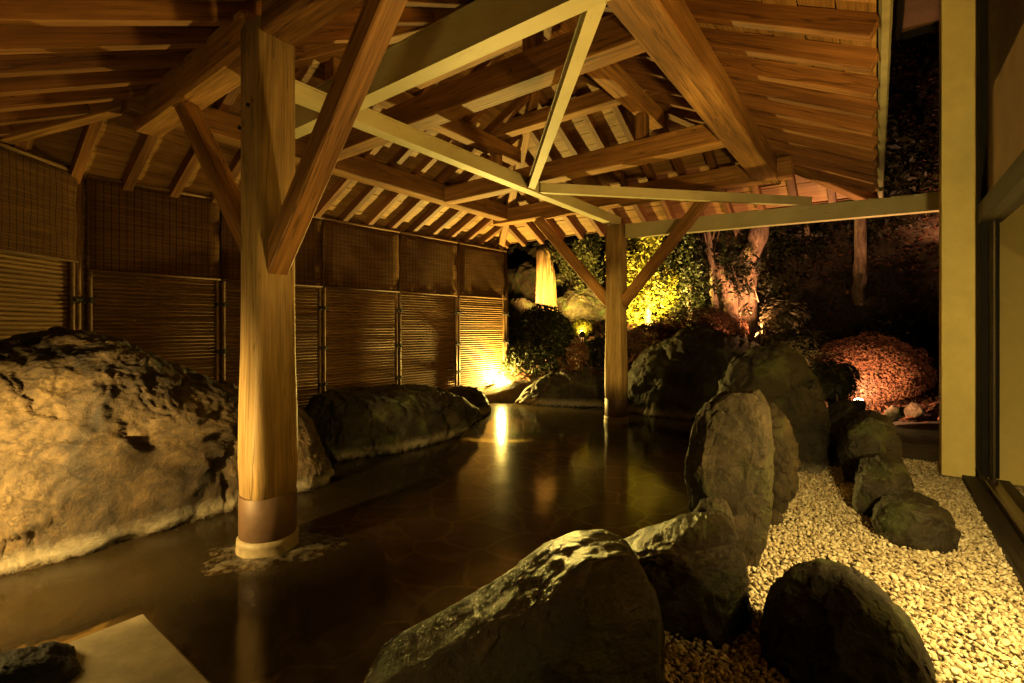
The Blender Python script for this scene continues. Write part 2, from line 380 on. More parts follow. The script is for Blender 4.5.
def bark(name, a, b):
    m, nt, bs = newmat(name)
    g = N(nt, 'ShaderNodeNewGeometry'); mp = N(nt, 'ShaderNodeMapping'); mp.inputs['Scale'].default_value = (16, 16, 4); nt.links.new(g.outputs['Position'], mp.inputs[0])
    n = N(nt, 'ShaderNodeTexNoise', Scale=1.0, Detail=7.0, Roughness=.7, Distortion=.6); nt.links.new(mp.outputs[0], n.inputs['Vector'])
    nt.links.new(ramp(nt, n.outputs[0], [(.3, a), (.7, b)]), bs.inputs['Base Color']); bs.inputs['Roughness'].default_value = .85
    bump(nt, bs, n.outputs[0], .8, .03); return m
M_bark = bark('brown_bark', (.035, .02, .012), (.34, .23, .15))
def emit(name, col, s):
    m, nt, bs = newmat(name); bs.inputs['Base Color'].default_value = (.8, .7, .5, 1)
    n = N(nt, 'ShaderNodeTexNoise', Scale=20.0)
    bs.inputs['Emission Color'].default_value = (*col, 1); bs.inputs['Emission Strength'].default_value = s; return m
M_lens = emit('lit_lamp_lens', (1, .70, .25), 160.0)

# ------------------------------------------------------------------ setting: ground, pool, water
SH = [(.0, .95), (.9, .62), (1.5, .42), (2.0, .52), (2.5, .95), (3.2, 1.6), (4.0, 2.15), (5.0, 2.75), (6.2, 3.45), (7.0, 3.3), (7.6, 1.5), (8.0, .0)]
POOL = [(-.9, .35), (.75, .35), (.45, 1.5), (.55, 2.0), (.95, 2.5), (1.5, 3.2), (2.15, 4.2), (2.9, 5.6), (3.3, 6.9), (2.2, 7.55), (.6, 8.0), (-.5, 7.9), (-1.3, 6.9), (-2.2, 5.7), (-2.9, 4.7), (-3.25, 3.8), (-3.3, 2.4), (-2.9, .9)]
def pool_sd(p):
    """signed distance to the pool outline (negative inside)"""
    a = np.array(POOL); b = np.roll(a, -1, 0); d = np.full(len(p), 1e9); ins = np.zeros(len(p), bool)
    for (x0, y0), (x1, y1) in zip(a, b):
        e = np.array([x1 - x0, y1 - y0]); w = p - [x0, y0]
        t = np.clip((w @ e) / (e @ e), 0, 1); q = w - t[:, None] * e; d = np.minimum(d, np.hypot(q[:, 0], q[:, 1]))
        c = ((y0 > p[:, 1]) != (y1 > p[:, 1])) & (p[:, 0] < (x1 - x0) * (p[:, 1] - y0) / (y1 - y0 + 1e-12) + x0); ins ^= c
    return np.where(ins, -d, d)
def terrain(x, y):
    x = np.asarray(x, float); y = np.asarray(y, float)
    r = np.clip(y - 7.4, 0, None) * .36 + np.clip(y - 12, 0, None) * .55
    r = r * np.clip((x + 1.2) / 1.2, 0, 1)
    r += np.clip(x + .6 * y - 12.2, 0, None) * .9 * np.clip((y - 5.5) / 3, 0, 1)
    return .03 + np.minimum(r, 16) 
gx = np.concatenate([np.linspace(-120, -8, 10), np.linspace(-6, 14, 161), np.linspace(16, 120, 12)])
gy = np.concatenate([np.linspace(-60, -2, 8), np.linspace(-1, 18, 153), np.linspace(20, 140, 12)])
X, Y = np.meshgrid(gx, gy); P2 = np.stack([X.ravel(), Y.ravel()], 1)
sd = pool_sd(P2); Z = terrain(P2[:, 0], P2[:, 1])
bumpy = fbm(np.stack([P2[:, 0] * .9, P2[:, 1] * .9, np.zeros(len(P2))], 1), 4)
Z += bumpy * .12 * np.clip((P2[:, 1] - 6.5) / 2, 0, 1)
Z = np.where(sd < .25, -.9 + np.clip((sd + .05) / .3, 0, 1) * (Z + .9), Z)
nx, ny = len(gx), len(gy); ii = np.arange(nx * ny).reshape(ny, nx)
fa = np.stack([ii[:-1, :-1].ravel(), ii[:-1, 1:].ravel(), ii[1:, 1:].ravel(), ii[1:, :-1].ravel()], 1)
tag(put('ground', mesh('ground', np.column_stack([P2, Z]), fa), M_soil, smooth=True), kind='structure')
b = MB(); b.box(-4.2, 4.2, .1, 9.0, -.62, -.5); tag(b.build('pool_floor', M_paving), kind='structure')
b = MB(); pts = [Vector((x, y, 0)) for x, y in POOL]; c = Vector((0, 4, 0))
big = [c + (p - c) * 1.09 for p in pts]
me = mesh('pool_water', [(*q.xy, 0) for q in big], [tuple(range(len(big)))])
tag(put('pool_water', me, M_water), kind='structure')

# gravel: thousands of pebbles in one sheet
def ico(sub):
    bm = bmesh.new(); bmesh.ops.create_icosphere(bm, subdivisions=sub, radius=1)
    bm.verts.ensure_lookup_table(); v = np.array([q.co[:] for q in bm.verts]); f = np.array([[w.index for w in q.verts] for q in bm.faces]); bm.free(); return v, f
def shore(y): return np.interp(y, [.5, 1.6, 2.0, 2.5, 3.2, 4.0, 5.0], [.45, .3, .5, .85, 1.5, 2.0, 2.7])
def gravel():
    iv, jf = ico(2); out = []; fs = []; base = 0
    pts = []
    for layer, (st, zz) in enumerate(((.0163, .030), (.0200, .042))):
        xs = np.arange(.2, 4.6, st); ys = np.arange(1.0, 5.2, st)
        a, c = np.meshgrid(xs, ys); q = np.stack([a.ravel(), c.ravel()], 1) + rng.uniform(-st * .5, st * .5, (a.size, 2))
        if layer: q = q[rng.random(len(q)) < .62]
        rel = q - np.array(O.xy); vv = rel @ np.array(V.xy); uu = rel @ np.array(U.xy)
        px = 512 + F * q[:, 0] / q[:, 1]; py = HZ + F * 1.2 / q[:, 1]
        ok = (q[:, 0] > shore(q[:, 1])) & (vv < 3.31) & (uu < 4.4) & (px < 1150) & (py < 760)
        q = q[ok]; pts.append(np.column_stack([q, np.full(len(q), zz) + rng.uniform(-.006, .008, len(q))]))
    pts = np.concatenate(pts); n = len(pts)
    s = rng.lognormal(0, .22, n) * .0087
    ax = np.stack([s * rng.uniform(.9, 1.35, n), s * rng.uniform(.75, 1.05, n), s * rng.uniform(.55, .85, n)], 1)
    an = rng.uniform(0, 6.28, n); tl = rng.normal(0, .35, (n, 2))
    v = iv[None] * ax[:, None] ; v = v * (1 + .16 * np.sin(iv[None] @ rng.normal(size=(3, 1)) * 3 + rng.uniform(0, 6, (n, 1, 1))))
    ca, sa = np.cos(an)[:, None], np.sin(an)[:, None]
    x = v[..., 0] * ca - v[..., 1] * sa; y = v[..., 0] * sa + v[..., 1] * ca; z = v[..., 2] + x * tl[:, :1] + y * tl[:, 1:]
    vv = np.stack([x, y, z], -1) + pts[:, None]
    f = jf[None] + (np.arange(n) * len(iv))[:, None, None]
    print('pebbles', n)
    me = mesh('gravel', vv.reshape(-1, 3), f.reshape(-1, 3))
    return tag(put('gravel', me, M_pebble, smooth=True), 'pale rounded pebble gravel between the pool rocks and the building', 'gravel', kind='stuff')
gravel()

# ------------------------------------------------------------------ rocks
def facets(p, n, rg, tilt):
    c = rg.normal(size=(n, 3)); c = c / np.linalg.norm(c, axis=1)[:, None] * rg.uniform(.55, 1.25, (n, 1))
    nr = rg.normal(size=(n, 3)); nr /= np.linalg.norm(nr, axis=1)[:, None]
    out = np.zeros(len(p)); q = p + np.stack([fbm(p * 2.1 + 11 * k, 3) for k in range(3)], 1) * .16
    for s0 in range(0, len(p), 8000):
        a = q[s0:s0 + 8000]; d2 = ((a[:, None] - c[None]) ** 2).sum(-1); i = d2.argmin(1)
        out[s0:s0 + 8000] = ((a - c[i]) * nr[i]).sum(1) * tilt
    return out
def rock(name, poly, d, D, mat, label, sub=6, seed=1, yaw=None, amp=.06, cuts=14, cutd=.86, blk=.62, group=None, fr=1.0, strata=0.0, cat='boulder', cx=None, fac=1.0):
    """poly: outline of the rock as seen from the front; d: distance of its middle; D: half thickness"""
    rg = np.random.default_rng(seed); poly = np.array(poly, float)
    c = poly.mean(0) if cx is None else np.array(cx, float)
    a = (c[0] - 512) / F; C = np.array([a * d, d])
    f = C / np.linalg.norm(C) if yaw is None else np.array([-math.sin(R(yaw)), math.cos(R(yaw))])
    r = np.array([f[1], -f[0]])
    def proj(p):
        k = np.array([(p[0] - 512) / F, 1.0]); t = (C @ f) / (k @ f); q = k * t - C
        return np.array([q @ r, EYE - (p[1] - HZ) / F * t])
    q = np.array([proj(p) for p in poly]); cc = proj(c); q -= cc
    ph = np.arctan2(q[:, 1], q[:, 0]); o = np.argsort(ph)
    # polar radius of the outline
    T = np.linspace(-math.pi, math.pi, 361); RR = np.zeros(361)
    for i, t in enumerate(T):
        dv = np.array([math.cos(t), math.sin(t)]); best = 0
        for k in range(len(q)):
            p0, p1 = q[k], q[(k + 1) % len(q)]; e = p1 - p0; den = dv[0] * e[1] - dv[1] * e[0]
            if abs(den) < 1e-9: continue
            tt = (p0[0] * e[1] - p0[1] * e[0]) / den; ss = (p0[0] * dv[1] - p0[1] * dv[0]) / den
            if tt > 0 and -1e-6 <= ss <= 1 + 1e-6: best = max(best, tt)
        RR[i] = best
    k = np.ones(5) / 5; RR = np.convolve(np.concatenate([RR[-5:-1], RR, RR[1:5]]), k, 'same')[4:-4]
    v, fc = ico(sub)
    rad = np.hypot(v[:, 0], v[:, 2]); phi = np.arctan2(v[:, 2], v[:, 0])
    rr = np.interp(phi, T, RR)
    sgn = lambda x, e: np.sign(x) * np.abs(x) ** e
    pr = rad ** blk; dp = sgn(v[:, 1], blk + .1)
    S = RR.mean()
    p = np.stack([np.cos(phi) * rr * pr, dp * D, np.sin(phi) * rr * pr], 1)
    for _ in range(cuts):
        n = rg.normal(size=3); n[1] *= 1.9; n /= np.linalg.norm(n)
        dt = p @ n; off = dt.max() * rg.uniform(cutd - .08, .96); ex = np.clip(dt - off, 0, None); p -= n * (ex * .97)[:, None]
    w = p / S; off = rg.uniform(0, 90, 3)
    wz = w * np.array([1, 1, 1 + strata])
    big = fbm(wz * 1.3 * fr + off, 4); rid = fbm(wz * 2.4 * fr + off + 31, 5, .55, True) - .9; fine = fbm(wz * 9 * fr + off + 7, 4, .6)
    crag = .5 - np.abs(perlin(wz * np.array([7.5, 7.5, 4.5]) * fr + off)) * 1.6 + .5 * (.5 - np.abs(perlin(wz * np.array([17, 17, 11.]) * fr + off)) * 1.6)
    nrm = np.stack([p[:, 0] / max(S, 1e-3), p[:, 1] / D, p[:, 2] / max(S, 1e-3)], 1); nrm /= np.linalg.norm(nrm, axis=1)[:, None] + 1e-9
    h = big * amp * .9 + rid * amp * .36 + fine * amp * .24 + facets(w, 46, rg, amp * 2.4 * fac) + facets(w, 240, rg, amp * 2.4 * fac)
    h -= amp * .42 * fac * np.clip(crag, 0, None) ** 1.5
    # stepped layers break the smoothness
    lay = (p[:, 2] + .35 * p[:, 0]) / S * 3.2 * fr + big * 1.6
    st = lay - np.floor(lay); h += amp * .45 * (np.clip(st * 4, 0, 1) - st)
    p = p + nrm * (h * S)[:, None]
    wx = C[0] + p[:, 0] * r[0] + p[:, 1] * f[0]; wy = C[1] + p[:, 0] * r[1] + p[:, 1] * f[1]; wzz = cc[1] + p[:, 2]
    org = np.array([C[0], C[1], max(0.0, wzz.min())])
    me = mesh(name, np.stack([wx, wy, wzz], 1) - org, fc)
    o = put(name, me, mat, Matrix.Translation(Vector(org)), None, True)
    return tag(o, label, cat, group)

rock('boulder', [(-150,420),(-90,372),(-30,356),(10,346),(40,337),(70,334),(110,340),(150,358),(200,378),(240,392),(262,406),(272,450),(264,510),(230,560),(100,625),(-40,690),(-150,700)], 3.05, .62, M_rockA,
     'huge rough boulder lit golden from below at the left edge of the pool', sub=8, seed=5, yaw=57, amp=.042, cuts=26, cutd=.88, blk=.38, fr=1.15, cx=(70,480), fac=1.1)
rock('boulder', [(246,410),(270,402),(295,404),(312,424),(322,450),(331,474),(330,505),(290,520),(250,520)], 3.95, .34, M_rockA,
     'smaller pale boulder peeking out behind the near post', seed=6, amp=.06)
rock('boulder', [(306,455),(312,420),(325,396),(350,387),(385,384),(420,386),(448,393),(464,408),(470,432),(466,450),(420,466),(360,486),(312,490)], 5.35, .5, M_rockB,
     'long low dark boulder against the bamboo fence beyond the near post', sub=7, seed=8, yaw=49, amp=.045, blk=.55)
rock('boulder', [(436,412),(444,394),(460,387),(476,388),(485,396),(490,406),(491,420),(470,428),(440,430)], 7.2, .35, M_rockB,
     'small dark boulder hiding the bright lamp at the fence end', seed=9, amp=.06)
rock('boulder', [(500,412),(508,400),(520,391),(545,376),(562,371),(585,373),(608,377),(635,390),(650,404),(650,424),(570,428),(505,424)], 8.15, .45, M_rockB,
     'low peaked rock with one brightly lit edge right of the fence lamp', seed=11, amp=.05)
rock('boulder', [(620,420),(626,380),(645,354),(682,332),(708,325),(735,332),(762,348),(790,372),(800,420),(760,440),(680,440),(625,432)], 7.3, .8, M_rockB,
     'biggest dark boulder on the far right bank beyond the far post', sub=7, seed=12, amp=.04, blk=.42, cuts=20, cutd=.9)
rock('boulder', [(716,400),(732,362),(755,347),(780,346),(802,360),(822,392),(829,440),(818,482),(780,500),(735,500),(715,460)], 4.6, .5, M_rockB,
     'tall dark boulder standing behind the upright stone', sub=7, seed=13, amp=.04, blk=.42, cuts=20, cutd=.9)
rock('standing_stone', [(684,478),(690,442),(698,414),(714,396),(735,387),(755,391),(768,410),(773,450),(770,492),(764,535),(750,572),(726,578),(711,560),(702,525),(690,500)], 2.62, .2, M_rockS,
     'upright slab of brown stone standing between pool and gravel', sub=7, seed=15, amp=.03, blk=.34, cuts=20, fac=1.1, cutd=.93, cat='standing stone')
rock('boulder', [(742,440),(752,408),(772,399),(788,415),(798,450),(796,490),(780,515),(755,520),(742,490)], 3.2, .25, M_rockS,
     'narrow stone half hidden behind the upright slab', seed=16, amp=.06)
rock('stone', [(692,516),(700,503),(714,499),(728,504),(737,516),(732,530),(712,534),(697,530)], 2.33, .1, M_rockS,
     'fist-shaped stone wedged on the bank against the upright slab', sub=5, seed=17, amp=.05, cat='stone')
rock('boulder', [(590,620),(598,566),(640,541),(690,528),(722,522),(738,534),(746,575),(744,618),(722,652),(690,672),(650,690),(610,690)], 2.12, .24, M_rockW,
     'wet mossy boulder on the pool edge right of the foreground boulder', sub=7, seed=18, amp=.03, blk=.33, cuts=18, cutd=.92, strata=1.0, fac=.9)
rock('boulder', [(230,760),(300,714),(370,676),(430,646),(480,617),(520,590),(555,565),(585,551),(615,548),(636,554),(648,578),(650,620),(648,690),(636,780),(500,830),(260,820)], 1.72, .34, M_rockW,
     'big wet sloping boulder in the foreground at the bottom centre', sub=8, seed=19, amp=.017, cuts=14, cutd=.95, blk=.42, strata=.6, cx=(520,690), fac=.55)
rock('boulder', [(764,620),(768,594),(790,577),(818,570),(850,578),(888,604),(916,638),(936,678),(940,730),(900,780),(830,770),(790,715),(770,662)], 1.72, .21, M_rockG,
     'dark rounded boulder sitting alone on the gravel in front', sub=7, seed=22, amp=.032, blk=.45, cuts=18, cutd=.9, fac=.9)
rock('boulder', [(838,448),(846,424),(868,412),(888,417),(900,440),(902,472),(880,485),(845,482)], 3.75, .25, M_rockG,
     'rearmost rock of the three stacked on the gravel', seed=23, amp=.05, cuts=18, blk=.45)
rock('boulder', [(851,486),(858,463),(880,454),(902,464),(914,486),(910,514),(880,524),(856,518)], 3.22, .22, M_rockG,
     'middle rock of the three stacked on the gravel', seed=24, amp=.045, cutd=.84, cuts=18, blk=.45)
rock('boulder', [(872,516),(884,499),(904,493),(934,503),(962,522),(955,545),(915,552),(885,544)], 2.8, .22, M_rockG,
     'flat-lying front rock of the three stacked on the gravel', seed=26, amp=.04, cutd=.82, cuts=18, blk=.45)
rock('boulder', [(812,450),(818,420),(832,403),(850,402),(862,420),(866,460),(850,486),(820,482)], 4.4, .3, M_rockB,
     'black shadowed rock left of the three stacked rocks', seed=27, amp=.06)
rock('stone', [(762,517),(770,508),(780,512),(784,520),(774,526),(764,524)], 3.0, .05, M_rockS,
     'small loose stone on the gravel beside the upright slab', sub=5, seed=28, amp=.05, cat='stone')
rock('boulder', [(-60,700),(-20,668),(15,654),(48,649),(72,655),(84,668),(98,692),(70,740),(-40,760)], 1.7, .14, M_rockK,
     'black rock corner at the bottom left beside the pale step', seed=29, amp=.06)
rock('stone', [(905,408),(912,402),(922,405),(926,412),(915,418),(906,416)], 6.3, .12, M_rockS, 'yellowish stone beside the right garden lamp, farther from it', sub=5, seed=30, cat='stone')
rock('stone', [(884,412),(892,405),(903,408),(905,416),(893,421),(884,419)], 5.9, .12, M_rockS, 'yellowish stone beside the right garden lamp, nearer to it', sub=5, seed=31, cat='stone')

for k, (x, y, r, lab) in enumerate(((4.02, 5.86, .07, 'pale stone lit white just left of the right garden lamp'), (4.26, 5.95, .08, 'pale stone lit white just right of the right garden lamp'))):
    px, py = 512 + F * x / y, HZ + F * (EYE - .12) / y; q = F * r / y
    rock('stone', [(px - q, py), (px - q * .6, py - q * .7), (px + q * .2, py - q * .8), (px + q, py - q * .1), (px + q * .7, py + q * .8), (px - q * .6, py + q * .8)], y, r * .8, M_slab, lab, sub=5, seed=35 + k, cat='stone')
def flat_stone(name, x, y, rx, ry, top, th, mat, label, seed, cat='stone'):
    rg = np.random.default_rng(seed); v, f = ico(6)
    a = np.arctan2(v[:, 1], v[:, 0]); rr = 1 + .16 * np.sin(2 * a + rg.uniform(0, 6)) + .1 * np.sin(3 * a + rg.uniform(0, 6)) + .05 * np.sin(7 * a + rg.uniform(0, 6))
    h = np.hypot(v[:, 0], v[:, 1]) ** .7
    p = np.stack([np.cos(a) * h * rr * rx, np.sin(a) * h * rr * ry, np.sign(v[:, 2]) * np.abs(v[:, 2]) ** .35 * th], 1)
    p += v * (fbm(p * 4 + seed, 5) * .012)[:, None]
    o = put(name, mesh(name, p, f), mat, Matrix.Translation((x, y, top - th)), None, True)
    return tag(o, label, cat)
flat_stone('base_stone', O.x + .05, O.y - .02, .50, .40, .016, .3, M_rockA, 'flat footing stone awash under the near post', 3)
flat_stone('stepping_stone', -.98, 2.98, .26, .17, -.16, .16, M_slab, 'pale round stone under water right of the near post', 4)
flat_stone('base_stone', 1.384, 6.43, .35, .3, -.04, .3, M_rockB, 'flat footing stone awash under the far post', 6)
# pale step slab
b = MB(); Ms, _ = frame(Vector((-1.6, 2.11, -.045)), Vector((-1.6, 2.11, -.045)) + V)
b.prism(Ms @ Matrix.Translation((0, -.31, .018)), 1.25, .62, .08, .012)
tag(b.build('step_slab', M_slab), 'pale flat stone step awash at the bottom left of the pool', 'step')

# ------------------------------------------------------------------ pavilion
EV = EYE + 1.40; SL = .5; RH = .105
U0, U1, V0, V1 = -.85, 5.45, -2.64, 2.76
pav = empty('bath_pavilion', O, 'open timber pavilion with hipped roof on two posts standing in the pool', 'pavilion')
def post(c, ztop, s=.218):
    M = Matrix.Translation(Vector(c)) @ Matrix.Rotation(-TH, 4, 'Z') @ Matrix.Rotation(R(-90), 4, 'Y')
    b = MB(); vs = []; fs = []; n = 40; zs = [.27, .5, .8, 1.1, 1.4, 1.7, 2.0, ztop - .01, ztop]
    for z in zs:
        k = min(1, max(0, (z - .3) / .9)); e = 2.5 + 11 * k; h = .136 + (s / 2 - .136) * k
        if z == ztop: h -= .006
        for q in range(n):
            a = 2 * math.pi * (q + .5) / n; ca, sa = math.cos(a), math.sin(a)
            r = h / (abs(ca) ** e + abs(sa) ** e) ** (1 / e); vs.append((z, r * ca, r * sa))
    for j in range(len(zs) - 1):
        for q in range(n): fs.append((j*n + q, j*n + (q+1) % n, (j+1)*n + (q+1) % n, (j+1)*n + q))
    fs += [tuple(range(n))[::-1], tuple(range((len(zs)-1)*n, len(zs)*n))]
    b.add(vs, fs); o = b.build('post', M_post, pav, M, True)
    b = MB(); b.lathe([(.10, .09), (.146, .09), (.149, .094), (.149, .318), (.145, .323), (.10, .324)], 40)
    col = b.build('collar', M_copper, o, Matrix.Translation(Vector(c)), True)
    b = MB(); b.lathe([(.14, -.35), (.160, -.3), (.162, .03), (.158, .05), (.161, .06), (.158, .082), (.14, .092)], 40)
    b.build('base_ring', M_ring, o, Matrix.Translation(Vector(c)), True)
    # steel bolt heads
    for k, z in enumerate((2.42, 2.52)):
        if ztop > 2.8:
            b = MB(); p = Vector(c) + U * -.123 + V * (-.06 + .1 * k) + Vector((0, 0, z - .06))
            Mb, _ = frame(p, p - U); b.lathe([(.0, .0), (.011, 0), (.011, .012), (0, .014)], 8, Mb @ Matrix.Rotation(R(90), 4, 'Y')); b.build('bolt', M_black, o)
    return o
P1o = post(O, 2.94); P2o = post(L(4.6, 0, 0), 2.60)
PB = EYE + 1.60; PH = .22; pz = PB + PH / 2
# ring beams
beam('ring_beam', L(0, -.112, pz - .01), L(0, -2.0, pz - .01), .2, .25, M_timber, pav, .02)
beam('ring_beam', L(0, .112, pz), L(0, 2.0, pz), .19, PH, M_timber, pav)
beam('ring_beam', L(4.55, -2.0, pz + .003), L(4.55, 2.05, pz + .003), .18, PH, M_timber, pav)
beam('ring_beam', L(-.2, -1.8, pz + .04), L(4.80, -1.8, pz + .04), .18, PH, M_timber, pav)
beam('ring_beam', L(-.2, 1.8, pz - .002), L(4.75, 1.8, pz - .002), .22, PH, M_timber, pav)
# ties and inner ring
for u in (3.18, 1.30): beam('tie_beam', L(u, -1.7, PB + .12), L(u, 1.69, PB + .12), .17, .2, M_timber, pav)
zi = EYE + 2.08
for v in (-.9, .93): beam('inner_ring_beam', L(.95, v, zi + .09), L(3.6, v, zi + .09), .14, .18, M_timber, pav)
beam('inner_ring_beam', L(3.2, -1.15, zi + .285), L(3.2, 1.15, zi + .285), .14, .16, M_timber, pav)
beam('inner_ring_beam', L(1.75, -1.15, zi + .285), L(1.75, 1.15, zi + .285), .14, .16, M_timber, pav)
for u in (3.18, 1.30):
    for v in (-.9, .93): beam('strut', L(u, v, PB + .222), L(u, v, zi - .002), .11, .11, M_timber, pav)
# rafters and hips
def roof_z(off): return EV + SL * off
VM = (V0 + V1) / 2; HV = (V1 - V0) / 2
rid0, rid1 = U0 + HV, U1 - HV
EXL, EXN, EXR, EXF = .31, .31, 0.0, 0.0      # how far each eave runs past the base rectangle
sp = .37
def rafter(a, bb):
    (u0, v0, o0), (u1, v1, o1) = a, bb
    beam('rafter', L(u0, v0, roof_z(o0) + RH / 2), L(u1, v1, roof_z(o1) + RH / 2), .075, RH, M_rafter, pav, .004)
u = U0 - EXN + .14
while u < U1 - .1:
    om = min(u - U0, U1 - u, HV) - .06
    if om > -EXL + .1: rafter((u, V0 - EXL, -EXL), (u, V0 + om, om))
    if om > .12: rafter((u, V1, 0), (u, V1 - om, om))
    u += sp
v = V0 - EXL + .12
while v < V1 - .1:
    om = min(v - V0, V1 - v, (U1 - U0) / 2) - .06
    if om > -EXN + .1: rafter((U0 - EXN, v, -EXN), (U0 + om, v, om))
    if om > .12: rafter((U1, v, 0), (U1 - om, v, om))
    v += sp
for (cu, cv, ru, e) in ((U0 - .31, V0 - .31, rid0, -.31), (U0, V1, rid0, 0), (U1, V0, rid1, 0), (U1, V1, rid1, 0)):
    beam('hip_rafter', L(cu, cv, roof_z(e) + .045), L(ru, VM, roof_z(HV) + .045), .11, .17, M_timber, pav)
beam('ridge_beam', L(rid0 - .1, VM, roof_z(HV) + .06), L(rid1 + .1, VM, roof_z(HV) + .06), .12, .2, M_timber, pav)
# roof boards: rows of planks over the rafters, one mesh per slope
def slope(eave, along, inward, length, ex, ea, eb):
    """eave: base corner; ex: run past the eave; ea, eb: run past the two ends"""
    b = MB(); row = .165; nrm = (Vector((0, 0, 1)) - inward * SL).normalized()
    Msl = Matrix.Translation(eave) @ Matrix((along, inward, Vector((0, 0, 1)))).transposed().to_4x4()
    k = 0; o0 = -ex
    A = lambda o: min(max(o, -ea), length / 2); B = lambda o: max(min(length - o, length + eb), length / 2)
    while o0 < HV - .03:
        o1 = min(o0 + row - .006, HV)
        j = random.uniform(-.004, .004); zb = lambda o: SL * o + RH + .004 + j; t = .022
        vs = [(A(o0), o0, zb(o0)), (B(o0), o0, zb(o0)), (B(o1), o1, zb(o1)), (A(o1), o1, zb(o1))]
        vs += [(x, y, z + t) for x, y, z in vs]
        b.add(vs, [(0,3,2,1), (4,5,6,7), (0,1,5,4), (1,2,6,5), (2,3,7,6), (3,0,4,7)]); o0 += row; k += 1
    b.build('roof_boarding', M_board, pav, Msl)
    b = MB(); e = ex + .05; zc = lambda o: SL * o + RH + .05
    vs = [(A(-e), -e, zc(-e)), (B(-e), -e, zc(-e)), (length - HV, HV, zc(HV)), (HV, HV, zc(HV))]
    vs += [(x, y, z + .05) for x, y, z in vs]
    b.add(vs, [(0,3,2,1), (4,5,6,7), (0,1,5,4), (1,2,6,5), (2,3,7,6), (3,0,4,7)]); b.build('roof_covering', M_roof, pav, Msl)
slope(L(U0, V0, EV), U, V, U1 - U0, EXL, EXN, EXF)
slope(L(U1, V1, EV), -U, -V, U1 - U0, EXR, EXF, EXN)
slope(L(U0, V1, EV), -V, U, V1 - V0, EXN, EXR, EXL)
slope(L(U1, V0, EV), V, -U, V1 - V0, EXF, EXL, EXR)
# gutter along the building side
b = MB(); Mg, lg = frame(L(U0 - .1, V1 + .035, EV + .075), L(U1 + .08, V1 + .035, EV + .075))
prof = [(-.028, .04), (-.026, .0), (-.015, -.03), (.015, -.03), (.026, 0), (.028, .04), (.024, .04), (.022, 0), (.012, -.025), (-.012, -.025), (-.022, 0), (-.024, .04)]
vs = [Vector((x, y, z)) for x in (0, lg) for y, z in prof]; n = len(prof)
b.add(vs, [(k, (k + 1) % n, n + (k + 1) % n, n + k) for k in range(n)] + [tuple(range(n))[::-1], tuple(range(n, 2 * n))]); b.build('gutter', M_gutter, pav, Mg)
for (a, c) in ((L(U1 + .015, V0, EV + .06), L(U1 + .015, V1, EV + .06)),):
    beam('fascia', a + Vector((0, 0, .075)), c + Vector((0, 0, .075)), .022, .09, M_rafter, pav, .003)
# braces at the posts
def brace(c, s, w, t=.12):
    p0 = L(c, s * .05, 1.575); p1 = L(c, s * 1.30, EYE + 1.72)
    return beam('brace', p0, p1, w, t, M_timber, pav, .008)
brace(0, 1, .115, .125); brace(0, -1, .11, .12)
def brace2(s): return beam('brace', L(4.6, s * .1, 1.58), L(4.55, s * 1.22, EYE + 1.60), .1, .13, M_timber, pav)
brace2(1); brace2(-1)
# painted steel frame
SB = EYE + 1.35
def ibeam(name, p0, p1, w, h, tf=.012):
    M, l = frame(p0, p1); b = MB(); I = Matrix.Identity(4)
    b.box(0, l, -w / 2, w / 2, -h / 2, -h / 2 + tf); b.box(0, l, -w / 2, w / 2, h / 2 - tf, h / 2); b.box(.002, l - .002, -w * .42, w * .42, -h / 2 + tf, h / 2 - tf)
    return b.build(name, M_steel, pav, M)
ibeam('steel_beam', L(.475, 0, SB + .06), L(4.66, 0, SB + .06), .10, .12)
ibeam('steel_beam', L(.112, 0, SB + .055), L(.373, 0, SB + .055), .10, .09)
ibeam('steel_beam', L(.423, -.55, SB + .105), L(.423, 2.75, SB + .105), .10, .21)
ibeam('steel_brace', L(2.70, .052, SB + .058), L(4.95, 2.17, SB + .058), .06, .096)
ibeam('steel_brace', L(2.55, .052, SB + .058), L(.475, 1.83, SB + .058), .07, .09)
W0 = Vector((1.384, 6.425, 0)) + Vector((.883, -.47, 0)) * .13; W1 = Vector((4.42, 4.81, 0))
ibeam('steel_beam', W0 + Vector((0, 0, EYE + 1.27)), W1 + Vector((0, 0, EYE + 1.27)), .10, .18)

# ------------------------------------------------------------------ bamboo fence and reed blinds
FE = Vector((-.16, 8.64, 0)); FD = Vector((-.656, -.755, 0)); FD.normalize()
FC = FE + FD * 5.70
fence = empty('bamboo_fence', FE, 'bamboo slat fence with paired uprights behind the pool at left', 'fence')
def slat_panel(p0, p1):
    M, l = frame(p0, p1); b = MB(); z = .05; k = 0
    while z < 2.56:
        r = .0165 + random.uniform(-.002, .002); vs = []; fs = []; n = 6
        dz = random.uniform(-.0018, .0018)
        for x, t in ((0.0, 0), (l, dz)):
            for q in range(n + 1):
                a = -math.pi / 2 + math.pi * q / n; vs.append((x, -math.cos(a) * r, z + t + math.sin(a) * r))
        for q in range(n): fs.append((q, n + 1 + q, n + 2 + q, q + 1))
        b.add(vs, fs); z += .0365; k += 1
    b.box(0, l, .004, .02, 0, 2.58)
    return b.build('fence_panel', M_bamboo, fence, M, True)
